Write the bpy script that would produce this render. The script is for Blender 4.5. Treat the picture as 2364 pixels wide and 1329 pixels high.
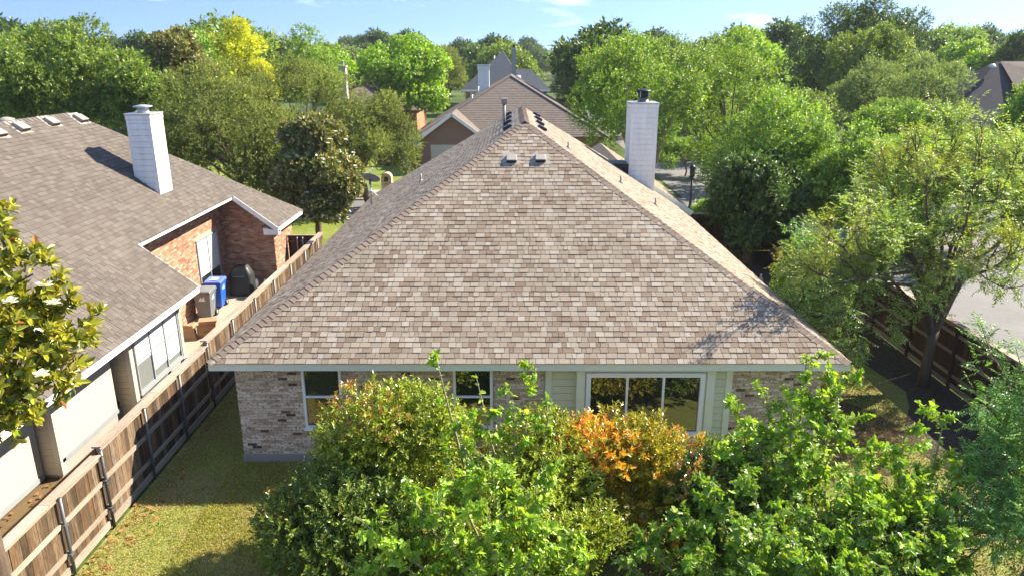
import bpy, math, random
import numpy as np
from mathutils import Vector, Matrix
from math import radians, sin, cos, atan2, sqrt, pi

for o in list(bpy.data.objects):
    bpy.data.objects.remove(o)
SC = bpy.context.scene
COL = SC.collection
HAZE = 0.00022

# ------------------------------------------------------------------ camera, sky, sun, exposure
F = 1700.0                                   # focal length in pixels of the 2364 px wide photograph
TH = math.atan(536 / F)                      # camera tilts down by this
CS, SN = cos(TH), sin(TH)
HC = 8.9
cam = bpy.data.cameras.new('camera')
cam.sensor_width = 36
cam.lens = F / 2364 * 36
cam.clip_start = 0.1
cam.clip_end = 6000
camo = bpy.data.objects.new('camera', cam)
COL.objects.link(camo)
camo.location = (0, 0, HC)
camo.rotation_euler = (pi / 2 - TH, 0, 0)
SC.camera = camo

SUN = Vector((1.06, 0.54, 1.0)).normalized()  # direction to the sun
EL = math.asin(SUN.z)
AZ = atan2(SUN.x, SUN.y)
world = bpy.data.worlds.new('World')
SC.world = world
world.use_nodes = True
nt = world.node_tree
nt.nodes.clear()
sky = nt.nodes.new('ShaderNodeTexSky')
sky.sky_type = 'NISHITA'
sky.sun_disc = False
sky.sun_elevation = EL
sky.sun_rotation = AZ
sky.air_density = 1.0
sky.dust_density = 0.25
sky.ozone_density = 3.0
tc = nt.nodes.new('ShaderNodeTexCoord')
mp = nt.nodes.new('ShaderNodeMapping')
mp.inputs['Scale'].default_value = (6.0, 6.0, 26.0)
mp.inputs['Location'].default_value = (0.35, 0.1, 0.6)
nz = nt.nodes.new('ShaderNodeTexNoise')
nz.inputs['Scale'].default_value = 1.0
nz.inputs['Detail'].default_value = 6
nz.inputs['Roughness'].default_value = 0.55
rp = nt.nodes.new('ShaderNodeValToRGB')
rp.color_ramp.elements[0].position = 0.57
rp.color_ramp.elements[0].color = (0, 0, 0, 1)
rp.color_ramp.elements[1].position = 0.80
rp.color_ramp.elements[1].color = (0.75, 0.75, 0.75, 1)
mx = nt.nodes.new('ShaderNodeMixRGB')
mx.inputs['Color2'].default_value = (4.2, 4.4, 4.6, 1)
bg = nt.nodes.new('ShaderNodeBackground')
bg.inputs['Strength'].default_value = 0.15
ow = nt.nodes.new('ShaderNodeOutputWorld')
L = nt.links.new
L(tc.outputs['Generated'], mp.inputs['Vector'])
L(mp.outputs['Vector'], nz.inputs['Vector'])
L(nz.outputs['Fac'], rp.inputs['Fac'])
L(rp.outputs['Color'], mx.inputs['Fac'])
sv = nt.nodes.new('ShaderNodeMapping')
sv.inputs['Location'].default_value = (0, 0, 0.5)
sv.inputs['Scale'].default_value = (1, 1, 1.6)
L(tc.outputs['Generated'], sv.inputs['Vector'])
L(sv.outputs['Vector'], sky.inputs['Vector'])
tint = nt.nodes.new('ShaderNodeMixRGB')
tint.blend_type = 'MULTIPLY'
tint.inputs['Fac'].default_value = 1.0
tint.inputs['Color2'].default_value = (0.79, 0.755, 0.745, 1)
L(sky.outputs['Color'], tint.inputs['Color1'])
L(tint.outputs['Color'], mx.inputs['Color1'])
L(mx.outputs['Color'], bg.inputs['Color'])
L(bg.outputs['Background'], ow.inputs['Surface'])

sun = bpy.data.lights.new('sun', 'SUN')
sun.energy = 4.1
sun.angle = radians(0.53)
sun.color = (1.0, 0.90, 0.74)
suno = bpy.data.objects.new('sun', sun)
COL.objects.link(suno)
suno.rotation_euler = SUN.to_track_quat('Z', 'Y').to_euler()
suno.location = (30, 20, 40)

SC.view_settings.view_transform = 'Standard'
SC.view_settings.look = 'None'
SC.view_settings.exposure = 1.86
SC.view_settings.gamma = 1
SC.view_settings.use_curve_mapping = False
SC.render.engine = 'CYCLES'
SC.cycles.max_bounces = 7
SC.cycles.diffuse_bounces = 5
SC.cycles.glossy_bounces = 3
SC.cycles.transmission_bounces = 4
SC.cycles.transparent_max_bounces = 6
SC.cycles.volume_bounces = 0
SC.cycles.use_denoising = True

# ------------------------------------------------------------------ helpers
def ray(x, y):
    u, v = (x - 1182) / F, (y - 664.5) / F
    return Vector((u, CS - v * SN, -SN - v * CS))
def at_y(x, y, Y):
    r = ray(x, y); t = Y / r.y
    return Vector((r.x * t, Y, HC + r.z * t))
def at_z(x, y, z=0.0):
    r = ray(x, y); t = (z - HC) / r.z
    return Vector((r.x * t, r.y * t, z))
def at_plane(x, y, p0, n):
    r = ray(x, y); t = (Vector(p0) - Vector((0, 0, HC))).dot(n) / r.dot(n)
    return Vector((0, 0, HC)) + r * t
def depth_at(x, y, Y):
    return Y / ray(x, y).y
def lin(c):
    c = c / 255.0
    return c / 12.92 if c <= 0.04045 else ((c + 0.055) / 1.055) ** 2.4
def rgb(r, g, b):
    return (lin(r), lin(g), lin(b), 1)

WLOC = {}
def tag(o, label=None, cat=None, group=None, kind=None):
    if label: o['label'] = label
    if cat: o['category'] = cat
    if group: o['group'] = group
    if kind: o['kind'] = kind
    return o
def thing(name, loc, label, cat, group=None, rz=0.0):
    o = bpy.data.objects.new(name, None)
    o.empty_display_size = 0.3
    COL.objects.link(o)
    o.location = loc
    o.rotation_euler = (0, 0, rz)
    WLOC[o.name] = Vector(loc)
    return tag(o, label, cat, group)
def link(name, me, parent=None):
    o = bpy.data.objects.new(name, me)
    COL.objects.link(o)
    if parent is not None:
        o.parent = parent
    WLOC[o.name] = WLOC[parent.name].copy() if parent is not None else Vector((0, 0, 0))
    return o
def place(name, me, parent, M):
    """a piece sharing a mesh, put at world matrix M under parent"""
    o = bpy.data.objects.new(name, me)
    COL.objects.link(o)
    o.parent = parent
    o.matrix_basis = Matrix.Translation(-WLOC[parent.name]) @ M
    return o
def copy_tree(o, parent=None):
    c = o.copy()
    COL.objects.link(c)
    if parent is not None:
        c.parent = parent
    for ch in list(o.children):
        copy_tree(ch, c)
    return c

def np_mesh(name, V, Fc, mat, col=None, smooth=False, extra=None):
    me = bpy.data.meshes.new(name)
    V = np.ascontiguousarray(V, dtype=np.float32)
    Fc = np.ascontiguousarray(Fc, dtype=np.int32)
    nf, k = Fc.shape
    me.vertices.add(len(V)); me.vertices.foreach_set('co', V.ravel())
    me.loops.add(nf * k); me.loops.foreach_set('vertex_index', Fc.ravel())
    me.polygons.add(nf)
    me.polygons.foreach_set('loop_start', np.arange(0, nf * k, k, dtype=np.int32))
    me.polygons.foreach_set('loop_total', np.full(nf, k, dtype=np.int32))
    me.polygons.foreach_set('use_smooth', np.full(nf, bool(smooth)))
    me.update(calc_edges=True)
    if col is not None:
        a = me.attributes.new('col', 'FLOAT_COLOR', 'FACE')
        c = np.ones((nf, 4), dtype=np.float32); c[:, :3] = col
        a.data.foreach_set('color', c.ravel())
    if extra is not None:
        a = me.attributes.new('rnd', 'FLOAT', 'FACE')
        a.data.foreach_set('value', np.ascontiguousarray(extra, dtype=np.float32))
    me.materials.append(mat)
    return me

class MB:
    def __init__(s):
        s.v, s.f, s.sm = [], [], []
    def poly(s, pts, smooth=False):
        i = len(s.v); s.v += [tuple(p) for p in pts]
        s.f.append(tuple(range(i, i + len(pts)))); s.sm.append(smooth); return s
    def box(s, x0, x1, y0, y1, z0, z1):
        i = len(s.v)
        s.v += [(x0, y0, z0), (x1, y0, z0), (x1, y1, z0), (x0, y1, z0), (x0, y0, z1), (x1, y0, z1), (x1, y1, z1), (x0, y1, z1)]
        for q in ((3, 2, 1, 0), (4, 5, 6, 7), (0, 1, 5, 4), (1, 2, 6, 5), (2, 3, 7, 6), (3, 0, 4, 7)):
            s.f.append(tuple(i + a for a in q)); s.sm.append(False)
        return s
    def hexa(s, p):
        i = len(s.v); s.v += [tuple(a) for a in p]
        for q in ((3, 2, 1, 0), (4, 5, 6, 7), (0, 1, 5, 4), (1, 2, 6, 5), (2, 3, 7, 6), (3, 0, 4, 7)):
            s.f.append(tuple(i + a for a in q)); s.sm.append(False)
        return s
    def beam(s, a, b, w, h, up=(0, 0, 1)):
        a, b = Vector(a), Vector(b); d = (b - a).normalized()
        x = d.cross(Vector(up)).normalized(); z = x.cross(d)
        x, z = x * w / 2, z * h / 2
        return s.hexa([a - x - z, a + x - z, b + x - z, b - x - z, a - x + z, a + x + z, b + x + z, b - x + z])
    def tube(s, pts, rad, n=8, cap=True):
        pts = [Vector(p) for p in pts]
        if not hasattr(rad, '__len__'): rad = [rad] * len(pts)
        prev = None; base = len(s.v)
        for k, p in enumerate(pts):
            d = (pts[min(k + 1, len(pts) - 1)] - pts[max(k - 1, 0)])
            d = d.normalized() if d.length > 1e-9 else Vector((0, 0, 1))
            if prev is None:
                u = d.orthogonal().normalized()
            else:
                u = (prev - d * prev.dot(d)); u = u.normalized() if u.length > 1e-6 else d.orthogonal().normalized()
            prev = u; w = d.cross(u)
            for j in range(n):
                a = 2 * pi * j / n
                s.v.append(tuple(p + (u * cos(a) + w * sin(a)) * rad[k]))
        for k in range(len(pts) - 1):
            for j in range(n):
                j2 = (j + 1) % n
                s.f.append((base + k * n + j, base + k * n + j2, base + (k + 1) * n + j2, base + (k + 1) * n + j)); s.sm.append(True)
        if cap:
            s.f.append(tuple(base + j for j in reversed(range(n)))); s.sm.append(False)
            e = base + (len(pts) - 1) * n
            s.f.append(tuple(e + j for j in range(n))); s.sm.append(False)
        return s
    def lathe(s, c, prof, n=16):
        """prof: list of (radius, z) about a vertical axis at c"""
        base = len(s.v); c = Vector(c)
        for r, z in prof:
            for j in range(n):
                a = 2 * pi * j / n
                s.v.append((c.x + r * cos(a), c.y + r * sin(a), c.z + z))
        for k in range(len(prof) - 1):
            for j in range(n):
                j2 = (j + 1) % n
                s.f.append((base + k * n + j, base + k * n + j2, base + (k + 1) * n + j2, base + (k + 1) * n + j)); s.sm.append(True)
        s.f.append(tuple(base + j for j in reversed(range(n)))); s.sm.append(False)
        e = base + (len(prof) - 1) * n
        s.f.append(tuple(e + j for j in range(n))); s.sm.append(False)
        return s
    def mesh(s, name, mat, off=(0, 0, 0)):
        me = bpy.data.meshes.new(name)
        o = Vector(off)
        me.from_pydata([(a[0] - o.x, a[1] - o.y, a[2] - o.z) for a in s.v], [], s.f)
        me.polygons.foreach_set('use_smooth', s.sm)
        me.materials.append(mat)
        me.update()
        return me
    def build(s, name, mat, parent=None, bevel=0, kind=None, label=None):
        off = WLOC[parent.name] if parent is not None else (0, 0, 0)
        o = link(name, s.mesh(name, mat, off), parent)
        if bevel:
            m = o.modifiers.new('bevel', 'BEVEL'); m.width = bevel; m.segments = 2; m.limit_method = 'ANGLE'
        if kind: o['kind'] = kind
        if label: o['label'] = label
        return o

# ------------------------------------------------------------------ materials
def mat_base(name):
    m = bpy.data.materials.new(name); m.use_nodes = True
    n = m.node_tree; n.nodes.clear()
    out = n.nodes.new('ShaderNodeOutputMaterial')
    b = n.nodes.new('ShaderNodeBsdfPrincipled')
    n.links.new(b.outputs[0], out.inputs['Surface'])
    return m, n, b, out
def add_noise(n, scale, detail=4, coord='Object', stretch=None, rough=0.55):
    t = n.nodes.new('ShaderNodeTexCoord')
    z = n.nodes.new('ShaderNodeTexNoise')
    z.inputs['Scale'].default_value = scale; z.inputs['Detail'].default_value = detail; z.inputs['Roughness'].default_value = rough
    if stretch:
        mpn = n.nodes.new('ShaderNodeMapping'); mpn.inputs['Scale'].default_value = stretch
        n.links.new(t.outputs[coord], mpn.inputs['Vector']); n.links.new(mpn.outputs['Vector'], z.inputs['Vector'])
    else:
        n.links.new(t.outputs[coord], z.inputs['Vector'])
    return z
def ramp(n, stops, interp='LINEAR'):
    r = n.nodes.new('ShaderNodeValToRGB'); cr = r.color_ramp; cr.interpolation = interp
    while len(cr.elements) < len(stops): cr.elements.new(0.5)
    for e, (p, c) in zip(cr.elements, stops):
        e.position = p; e.color = c if len(c) == 4 else (*c, 1)
    return r
def mixc(n, a, b, fac, mode='MIX'):
    m = n.nodes.new('ShaderNodeMixRGB'); m.blend_type = mode
    for s, v in (('Color1', a), ('Color2', b), ('Fac', fac)):
        if hasattr(v, 'is_linked') or hasattr(v, 'links'):
            n.links.new(v, m.inputs[s])
        else:
            m.inputs[s].default_value = v
    return m.outputs['Color']
def bump(n, b, h, strength=0.3, dist=0.01):
    u = n.nodes.new('ShaderNodeBump'); u.inputs['Strength'].default_value = strength; u.inputs['Distance'].default_value = dist
    n.links.new(h, u.inputs['Height']); n.links.new(u.outputs['Normal'], b.inputs['Normal'])
def plain(name, c, rough=0.6, metal=0.0, var=0.12, scale=6.0, bmp=0.0, spec=0.5, stretch=None, fine=60):
    m, n, b, _ = mat_base(name)
    z = add_noise(n, scale, 5, stretch=stretch); z2 = add_noise(n, fine, 3, stretch=stretch)
    r = ramp(n, [(0.3, (1 - var,) * 3), (0.7, (1 + var,) * 3)]); n.links.new(z.outputs['Fac'], r.inputs['Fac'])
    r2 = ramp(n, [(0.3, (1 - var * .6,) * 3), (0.7, (1 + var * .6,) * 3)]); n.links.new(z2.outputs['Fac'], r2.inputs['Fac'])
    c1 = mixc(n, c if len(c) == 4 else (*c, 1), r.outputs['Color'], 1.0, 'MULTIPLY')
    c2 = mixc(n, c1, r2.outputs['Color'], 1.0, 'MULTIPLY')
    n.links.new(c2, b.inputs['Base Color'])
    b.inputs['Roughness'].default_value = rough; b.inputs['Metallic'].default_value = metal
    b.inputs['Specular IOR Level'].default_value = spec
    if bmp: bump(n, b, z2.outputs['Fac'], bmp, 0.01)
    return m
def pieces_mat(name, stops, k=1.0, rough=0.85, grain=90, gvar=0.16, blot=1.2, bvar=0.10, stretch=None, bmp=0.35, fleck=None):
    """colour of each piece from its own random number (object or face), plus grain and broad weathering"""
    stops = [(q, (c[0] * k, c[1] * k, c[2] * k, 1)) for q, c in stops]
    m, n, b, _ = mat_base(name)
    oi = n.nodes.new('ShaderNodeObjectInfo')
    at = n.nodes.new('ShaderNodeAttribute'); at.attribute_name = 'rnd'
    ad = n.nodes.new('ShaderNodeMath'); ad.operation = 'ADD'
    n.links.new(oi.outputs['Random'], ad.inputs[0]); n.links.new(at.outputs['Fac'], ad.inputs[1])
    fr = n.nodes.new('ShaderNodeMath'); fr.operation = 'FRACT'; n.links.new(ad.outputs[0], fr.inputs[0])
    r = ramp(n, stops, 'CONSTANT' if len(stops) > 3 else 'LINEAR'); n.links.new(fr.outputs[0], r.inputs['Fac'])
    # grain in world-like generated space so singles and joined pieces agree
    g = n.nodes.new('ShaderNodeNewGeometry')
    def nzw(scale, det):
        z = n.nodes.new('ShaderNodeTexNoise'); z.inputs['Scale'].default_value = scale; z.inputs['Detail'].default_value = det
        if stretch:
            q = n.nodes.new('ShaderNodeMapping'); q.inputs['Scale'].default_value = stretch
            n.links.new(g.outputs['Position'], q.inputs['Vector']); n.links.new(q.outputs['Vector'], z.inputs['Vector'])
        else:
            n.links.new(g.outputs['Position'], z.inputs['Vector'])
        return z
    z1, z2 = nzw(grain, 3), nzw(blot, 4)
    r1 = ramp(n, [(0.3, (1 - gvar,) * 3), (0.7, (1 + gvar,) * 3)]); n.links.new(z1.outputs['Fac'], r1.inputs['Fac'])
    r2 = ramp(n, [(0.3, (1 - bvar,) * 3), (0.7, (1 + bvar,) * 3)]); n.links.new(z2.outputs['Fac'], r2.inputs['Fac'])
    c = mixc(n, r.outputs['Color'], r1.outputs['Color'], 1.0, 'MULTIPLY')
    c = mixc(n, c, r2.outputs['Color'], 1.0, 'MULTIPLY')
    if fleck:
        z3 = nzw(fleck[0], 4); r3 = ramp(n, [(fleck[1], (0, 0, 0)), (fleck[2], (1, 1, 1))]); n.links.new(z3.outputs['Fac'], r3.inputs['Fac'])
        c = mixc(n, c, fleck[3], r3.outputs['Color'])
    n.links.new(c, b.inputs['Base Color']); b.inputs['Roughness'].default_value = rough
    b.inputs['Specular IOR Level'].default_value = 0.25
    if bmp: bump(n, b, z1.outputs['Fac'], bmp, 0.006)
    return m
def leaf_mat(name, gloss=0.35, trans=0.45, tcol=(1.25, 1.22, 0.5), spec=0.5):
    m, n, b, out = mat_base(name)
    at = n.nodes.new('ShaderNodeAttribute'); at.attribute_name = 'col'
    n.links.new(at.outputs['Color'], b.inputs['Base Color'])
    b.inputs['Roughness'].default_value = gloss; b.inputs['Specular IOR Level'].default_value = spec
    t = n.nodes.new('ShaderNodeBsdfTranslucent')
    c = mixc(n, at.outputs['Color'], (*tcol, 1), 1.0, 'MULTIPLY')
    n.links.new(c, t.inputs['Color'])
    ms = n.nodes.new('ShaderNodeMixShader'); ms.inputs[0].default_value = trans
    n.links.new(b.outputs[0], ms.inputs[1]); n.links.new(t.outputs[0], ms.inputs[2])
    n.links.new(ms.outputs[0], out.inputs['Surface'])
    return m

M = {}
TONES = [(188, 171, 150), (164, 143, 122), (194, 178, 157), (179, 161, 140), (190, 174, 154), (158, 136, 115), (184, 167, 146), (203, 190, 172), (174, 155, 135), (192, 175, 153), (168, 148, 127), (182, 166, 146), (197, 183, 164), (176, 159, 139)]
M['shingle'] = pieces_mat('tan_shingle', [(i / 14, rgb(*c)) for i, c in enumerate(TONES)], k=.56, grain=60, gvar=.22, blot=.5, bvar=.07)
M['shingle_grey'] = pieces_mat('grey_brown_shingle', [(0, rgb(133, 123, 113)), (0.2, rgb(141, 131, 121)), (0.4, rgb(124, 114, 105)), (0.6, rgb(137, 127, 117)), (0.75, rgb(129, 118, 108)), (0.88, rgb(146, 136, 126))], k=.47, grain=70, gvar=.2, blot=.5, bvar=.09)
M['cap'] = pieces_mat('hip_cap_shingle', [(0, rgb(146, 128, 112)), (0.5, rgb(160, 142, 126)), (1, rgb(152, 134, 119))], k=.62, grain=70, gvar=.22)
M['underlay'] = plain('roof_underlay', rgb(92, 82, 74), 0.95)
M['far_roof'] = plain('brown_roof', rgb(112, 102, 94), 0.9, spec=.08, var=.14, scale=3, fine=14)
M['slate_roof'] = plain('slate_blue_roof', rgb(84, 88, 94), 0.9, spec=.08, var=.1, scale=3, fine=14)
M['dark_roof'] = plain('dark_grey_roof', rgb(66, 66, 69), 0.95, spec=.05, var=.1, scale=3, fine=14)
M['brick'] = pieces_mat('pale_brick', [(0, rgb(214, 197, 176)), (0.2, rgb(190, 168, 146)), (0.42, rgb(222, 208, 190)), (0.62, rgb(180, 156, 134)), (0.78, rgb(206, 190, 170)), (0.95, rgb(104, 88, 76)), (0.98, rgb(80, 68, 60))], grain=45, gvar=.25, blot=1.5, bvar=.08, fleck=(16, .52, .66, rgb(140, 120, 104)))
M['brick_orange'] = pieces_mat('orange_brick', [(0, rgb(182, 140, 114)), (0.3, rgb(168, 124, 100)), (0.55, rgb(192, 154, 128)), (0.75, rgb(150, 108, 88)), (0.9, rgb(202, 174, 152))], k=.85, grain=45, gvar=.2, blot=1.2, bvar=.1)
M['mortar'] = plain('mortar', rgb(196, 186, 172), 0.95, var=.1)
M['mortar_tan'] = plain('tan_mortar', rgb(190, 160, 135), 0.95, var=.1)
M['brick_far'] = plain('distant_brown_brick', rgb(132, 104, 88), 0.9, var=.2, scale=10, fine=30)
M['brick_far_orange'] = plain('distant_orange_brick', rgb(178, 122, 95), 0.9, var=.18, scale=10, fine=30)
M['concrete'] = plain('concrete', rgb(150, 144, 136), 0.9, var=.10, scale=1.2, bmp=.2)
M['patio'] = plain('patio_concrete', rgb(158, 146, 128), 0.9, var=.14, scale=1.0, bmp=.2)
M['road'] = plain('pale_concrete_road', rgb(108, 106, 104), 0.9, var=.13, scale=.35, fine=5)  # darker base stands in for shade lying on the paving
M['siding'] = plain('sage_siding_paint', rgb(212, 213, 190), 0.55, var=.03)
M['trim'] = plain('sage_trim_paint', rgb(222, 225, 208), 0.5, var=.03)
M['white'] = plain('white_paint', rgb(224, 224, 220), 0.55, var=.09, scale=2.5, stretch=(2.5, 2.5, .35), fine=30)
M['vinyl'] = plain('white_vinyl', rgb(232, 234, 236), 0.35, var=.02)
M['cream'] = plain('cream_panel', rgb(184, 177, 162), 0.6, var=.03, scale=1.5)
M['cream_siding'] = plain('cream_siding', rgb(184, 172, 146), 0.6, var=.05)
M['shade'] = plain('window_screen', rgb(206, 210, 208), 0.6, var=.03)
M['grey_frame'] = plain('grey_frame', rgb(140, 146, 150), 0.5, var=.05)
M['soffit'] = plain('soffit', rgb(200, 200, 188), 0.7)
M['wood'] = pieces_mat('weathered_cedar', [(0, rgb(118, 97, 75)), (0.18, rgb(96, 78, 60)), (0.36, rgb(138, 118, 95)), (0.55, rgb(84, 68, 53)), (0.7, rgb(110, 86, 62)), (0.85, rgb(128, 112, 96))], k=.72, grain=20, gvar=.5, blot=3, bvar=.35, stretch=(3, 3, .3), bmp=.4)
M['rail'] = pieces_mat('silvered_rail', k=.75, stops=[(0, rgb(168, 155, 138)), (.5, rgb(150, 136, 120)), (1, rgb(178, 166, 150))], grain=25, gvar=.22, blot=2.5, bvar=.16, stretch=(3, .4, 3), bmp=.3)
M['cap_board'] = pieces_mat('silvered_cap_board', k=.8, stops=[(0, rgb(176, 160, 142)), (.5, rgb(158, 140, 122)), (1, rgb(184, 170, 154))], grain=25, gvar=.25, blot=2.0, bvar=.2, stretch=(3, .35, 3), bmp=.3)
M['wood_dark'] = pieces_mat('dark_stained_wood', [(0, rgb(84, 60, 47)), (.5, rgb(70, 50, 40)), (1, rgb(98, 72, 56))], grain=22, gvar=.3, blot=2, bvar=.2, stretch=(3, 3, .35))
M['steel'] = plain('galvanised_steel', rgb(112, 116, 118), 0.5, metal=.5, var=.12, scale=8)
M['metal_light'] = plain('light_metal', rgb(190, 190, 188), 0.4, metal=.6, var=.08)
M['metal_tan'] = plain('painted_vent_metal', rgb(150, 140, 130), 0.5, var=.08)
M['vent_body'] = plain('weathered_vent', rgb(150, 142, 132), 0.55, var=.12, scale=10)
M['black'] = plain('black_opening', rgb(28, 28, 30), 0.7, var=.1)
M['black_metal'] = plain('black_metal', rgb(40, 40, 43), 0.45, metal=.3, var=.1)
M['cover'] = plain('black_vinyl_cover', rgb(46, 50, 48), 0.5, var=.18, scale=4, bmp=.2)
M['dish'] = plain('grey_dish', rgb(120, 126, 134), 0.45, var=.05)
M['bin_blue'] = plain('blue_plastic', rgb(38, 92, 190), 0.4, var=.06)
M['bin_lid'] = plain('faded_blue_plastic', rgb(92, 112, 190), 0.45, var=.08)
M['bin_grey'] = plain('grey_plastic', rgb(108, 112, 116), 0.45, var=.06)
M['mark'] = plain('white_print', rgb(225, 228, 232), 0.6, var=.02)
M['card'] = plain('cardboard', rgb(166, 138, 106), 0.9, var=.1)
M['ink'] = plain('brown_ink', rgb(120, 88, 60), 0.9)
M['tyre'] = plain('black_rubber', rgb(32, 32, 34), 0.8)
M['chrome'] = plain('bright_metal', rgb(205, 208, 212), 0.25, metal=.9, var=.04)
M['kerb'] = plain('kerb_concrete', rgb(172, 166, 156), 0.9, var=.08)
M['bark'] = plain('grey_brown_bark', rgb(98, 82, 68), 0.9, var=.3, scale=5, bmp=.6, stretch=(4, 4, .6), fine=30)
M['bark_pale'] = plain('pale_bark', rgb(140, 124, 106), 0.9, var=.25, scale=5, bmp=.5, stretch=(4, 4, .6), fine=30)
M['twig'] = plain('pale_twig', rgb(150, 134, 116), 0.8, var=.2, scale=8)
M['mulch'] = plain('dark_mulch', rgb(60, 48, 41), 0.95, var=.5, scale=9, bmp=.8, fine=40)
m, n, b, _ = mat_base('window_glass')
z = add_noise(n, 1.4, 2)
b.inputs['Base Color'].default_value = (0.018, 0.026, 0.018, 1); b.inputs['Roughness'].default_value = 0.02  # faint green in the base stands in for reflected lawn
b.inputs['IOR'].default_value = 2.3
bump(n, b, z.outputs['Fac'], 0.02, 0.05)
M['glass'] = m
M['glass_pale'] = plain('painted_pale_glass', rgb(120, 124, 122), .08, var=.05, spec=.8)  # pale reflection painted in as an opaque grey base

def ground_mat(name, stops, s1, s2, s3, mult=.35):
    m, n, b, _ = mat_base(name)
    z1, z2, z3 = add_noise(n, s1, 5), add_noise(n, s2, 6, rough=.7), add_noise(n, s3, 3)
    mm = n.nodes.new('ShaderNodeMath'); mm.operation = 'MULTIPLY_ADD'; mm.inputs[1].default_value = .45
    ms = n.nodes.new('ShaderNodeMath'); ms.operation = 'MULTIPLY'; ms.inputs[1].default_value = .55
    n.links.new(z2.outputs['Fac'], mm.inputs[0]); n.links.new(z1.outputs['Fac'], ms.inputs[0]); n.links.new(ms.outputs[0], mm.inputs[2])
    r = ramp(n, stops); n.links.new(mm.outputs[0], r.inputs['Fac'])
    r3 = ramp(n, [(.3, (1 - mult,) * 3), (.7, (1 + mult,) * 3)]); n.links.new(z3.outputs['Fac'], r3.inputs['Fac'])
    n.links.new(mixc(n, r.outputs['Color'], r3.outputs['Color'], 1.0, 'MULTIPLY'), b.inputs['Base Color'])
    b.inputs['Roughness'].default_value = 0.95; b.inputs['Specular IOR Level'].default_value = 0.1
    bump(n, b, z3.outputs['Fac'], .5, .02)
    return m
M['lawn'] = ground_mat('patchy_lawn', [(.34, rgb(96, 94, 54)), (.45, rgb(130, 122, 76)), (.54, rgb(116, 124, 62)), (.66, rgb(154, 144, 96))], .55, 2.6, 26, .5)
M['front_lawn'] = ground_mat('front_lawn', [(.34, rgb(70, 88, 38)), (.48, rgb(104, 118, 50)), (.6, rgb(120, 128, 60)), (.7, rgb(146, 140, 84))], .3, 1.6, 25)
M['meadow'] = ground_mat('far_ground', [(.34, rgb(52, 70, 34)), (.5, rgb(74, 90, 44)), (.65, rgb(96, 100, 58))], .05, .3, 6)
M['dirt'] = ground_mat('bare_soil', [(.34, rgb(82, 67, 50)), (.5, rgb(104, 86, 65)), (.65, rgb(98, 88, 58))], .8, 3, 45)
M['leafy'] = leaf_mat('leaves', .42, .42)
M['leafy_gloss'] = leaf_mat('glossy_leaves', .28, .30, spec=.6)
M['leafy_soft'] = leaf_mat('soft_leaves', .6, .38, spec=.3)
M['blade'] = leaf_mat('grass_blades', .6, .35, spec=.2)
M['petal'] = leaf_mat('petals', .5, .3, (1, 1, .95), spec=.3)
# ------------------------------------------------------------------ ground, roads
def sheet(name, pts, z, mat, kind='structure'):
    mb = MB(); mb.poly([(x, y, z) for x, y in pts]); return mb.build(name, mat, kind=kind)
def rect(x0, x1, y0, y1): return [(x0, y0), (x1, y0), (x1, y1), (x0, y1)]
sheet('ground', rect(-2200, 2200, -120, 2600), -0.03, M['meadow'])
sheet('lawn', rect(-7.86, 12.3, 2, 34.5), 0.0, M['lawn'])
sheet('front_lawn', rect(-30, 13.0, 34.5, 41.0), -0.008, M['front_lawn'])
sheet('verge', rect(-40, 11.0, 47.2, 66), -0.008, M['front_lawn'])
sheet('road', rect(-60, 60, 41.0, 47.0), -0.012, M['road'])
sheet('side_road', rect(14.4, 25.5, 4, 41.0), -0.008, M['road'])
sheet('far_side_road', rect(11.2, 23.5, 47.0, 130), -0.008, M['road'])
sheet('side_verge', rect(12.3, 14.2, 4, 34.5), -0.004, M['lawn'])
for nm, (x0, x1, y0, y1) in {'front_kerb': (-40, 13.4, 40.8, 41.0), 'far_kerb': (-40, 11.2, 47.0, 47.2), 'side_kerb': (14.2, 14.4, 4, 40.0)}.items():
    mb = MB(); mb.box(x0, x1, y0, y1, -0.05, 0.10); mb.build(nm, M['kerb'], kind='structure')
sheet('pavement', rect(-40, 11.0, 49.6, 50.9), -0.002, M['concrete'])
sheet('driveway', rect(-7.4, -1.8, 47.2, 61.0), 0.004, M['road'])
sheet('patio', rect(-11.4, -8.5, 19.9, 28.5), 0.006, M['patio'])
sheet('side_path', rect(-11.4, -7.95, 3, 19.9), -0.002, M['dirt'])
bed = []
for k in range(25):
    t = k / 24; y = 11 + t * 23
    bed.append((10.9 - 1.1 * max(0, sin((y - 11.5) * .42)) - .25 * sin(y * 1.3), y))
mb = MB()
for a, b2 in zip(bed[:-1], bed[1:]):
    mb.poly([(a[0], a[1], .012), (12.24, a[1], .012), (12.24, b2[1], .012), (b2[0], b2[1], .012)])
mb.build('mulch_bed', M['mulch'], kind='structure')
mb = MB()
for k in range(14):
    a = 2 * pi * k / 14
sheet('bare_soil', [(8.7 + (.85 + .25 * sin(3 * a + 1)) * cos(a), 16.2 + (1.7 + .4 * sin(2 * a)) * sin(a)) for a in [2 * pi * k / 28 for k in range(28)]], 0.006, M['dirt'])

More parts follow.
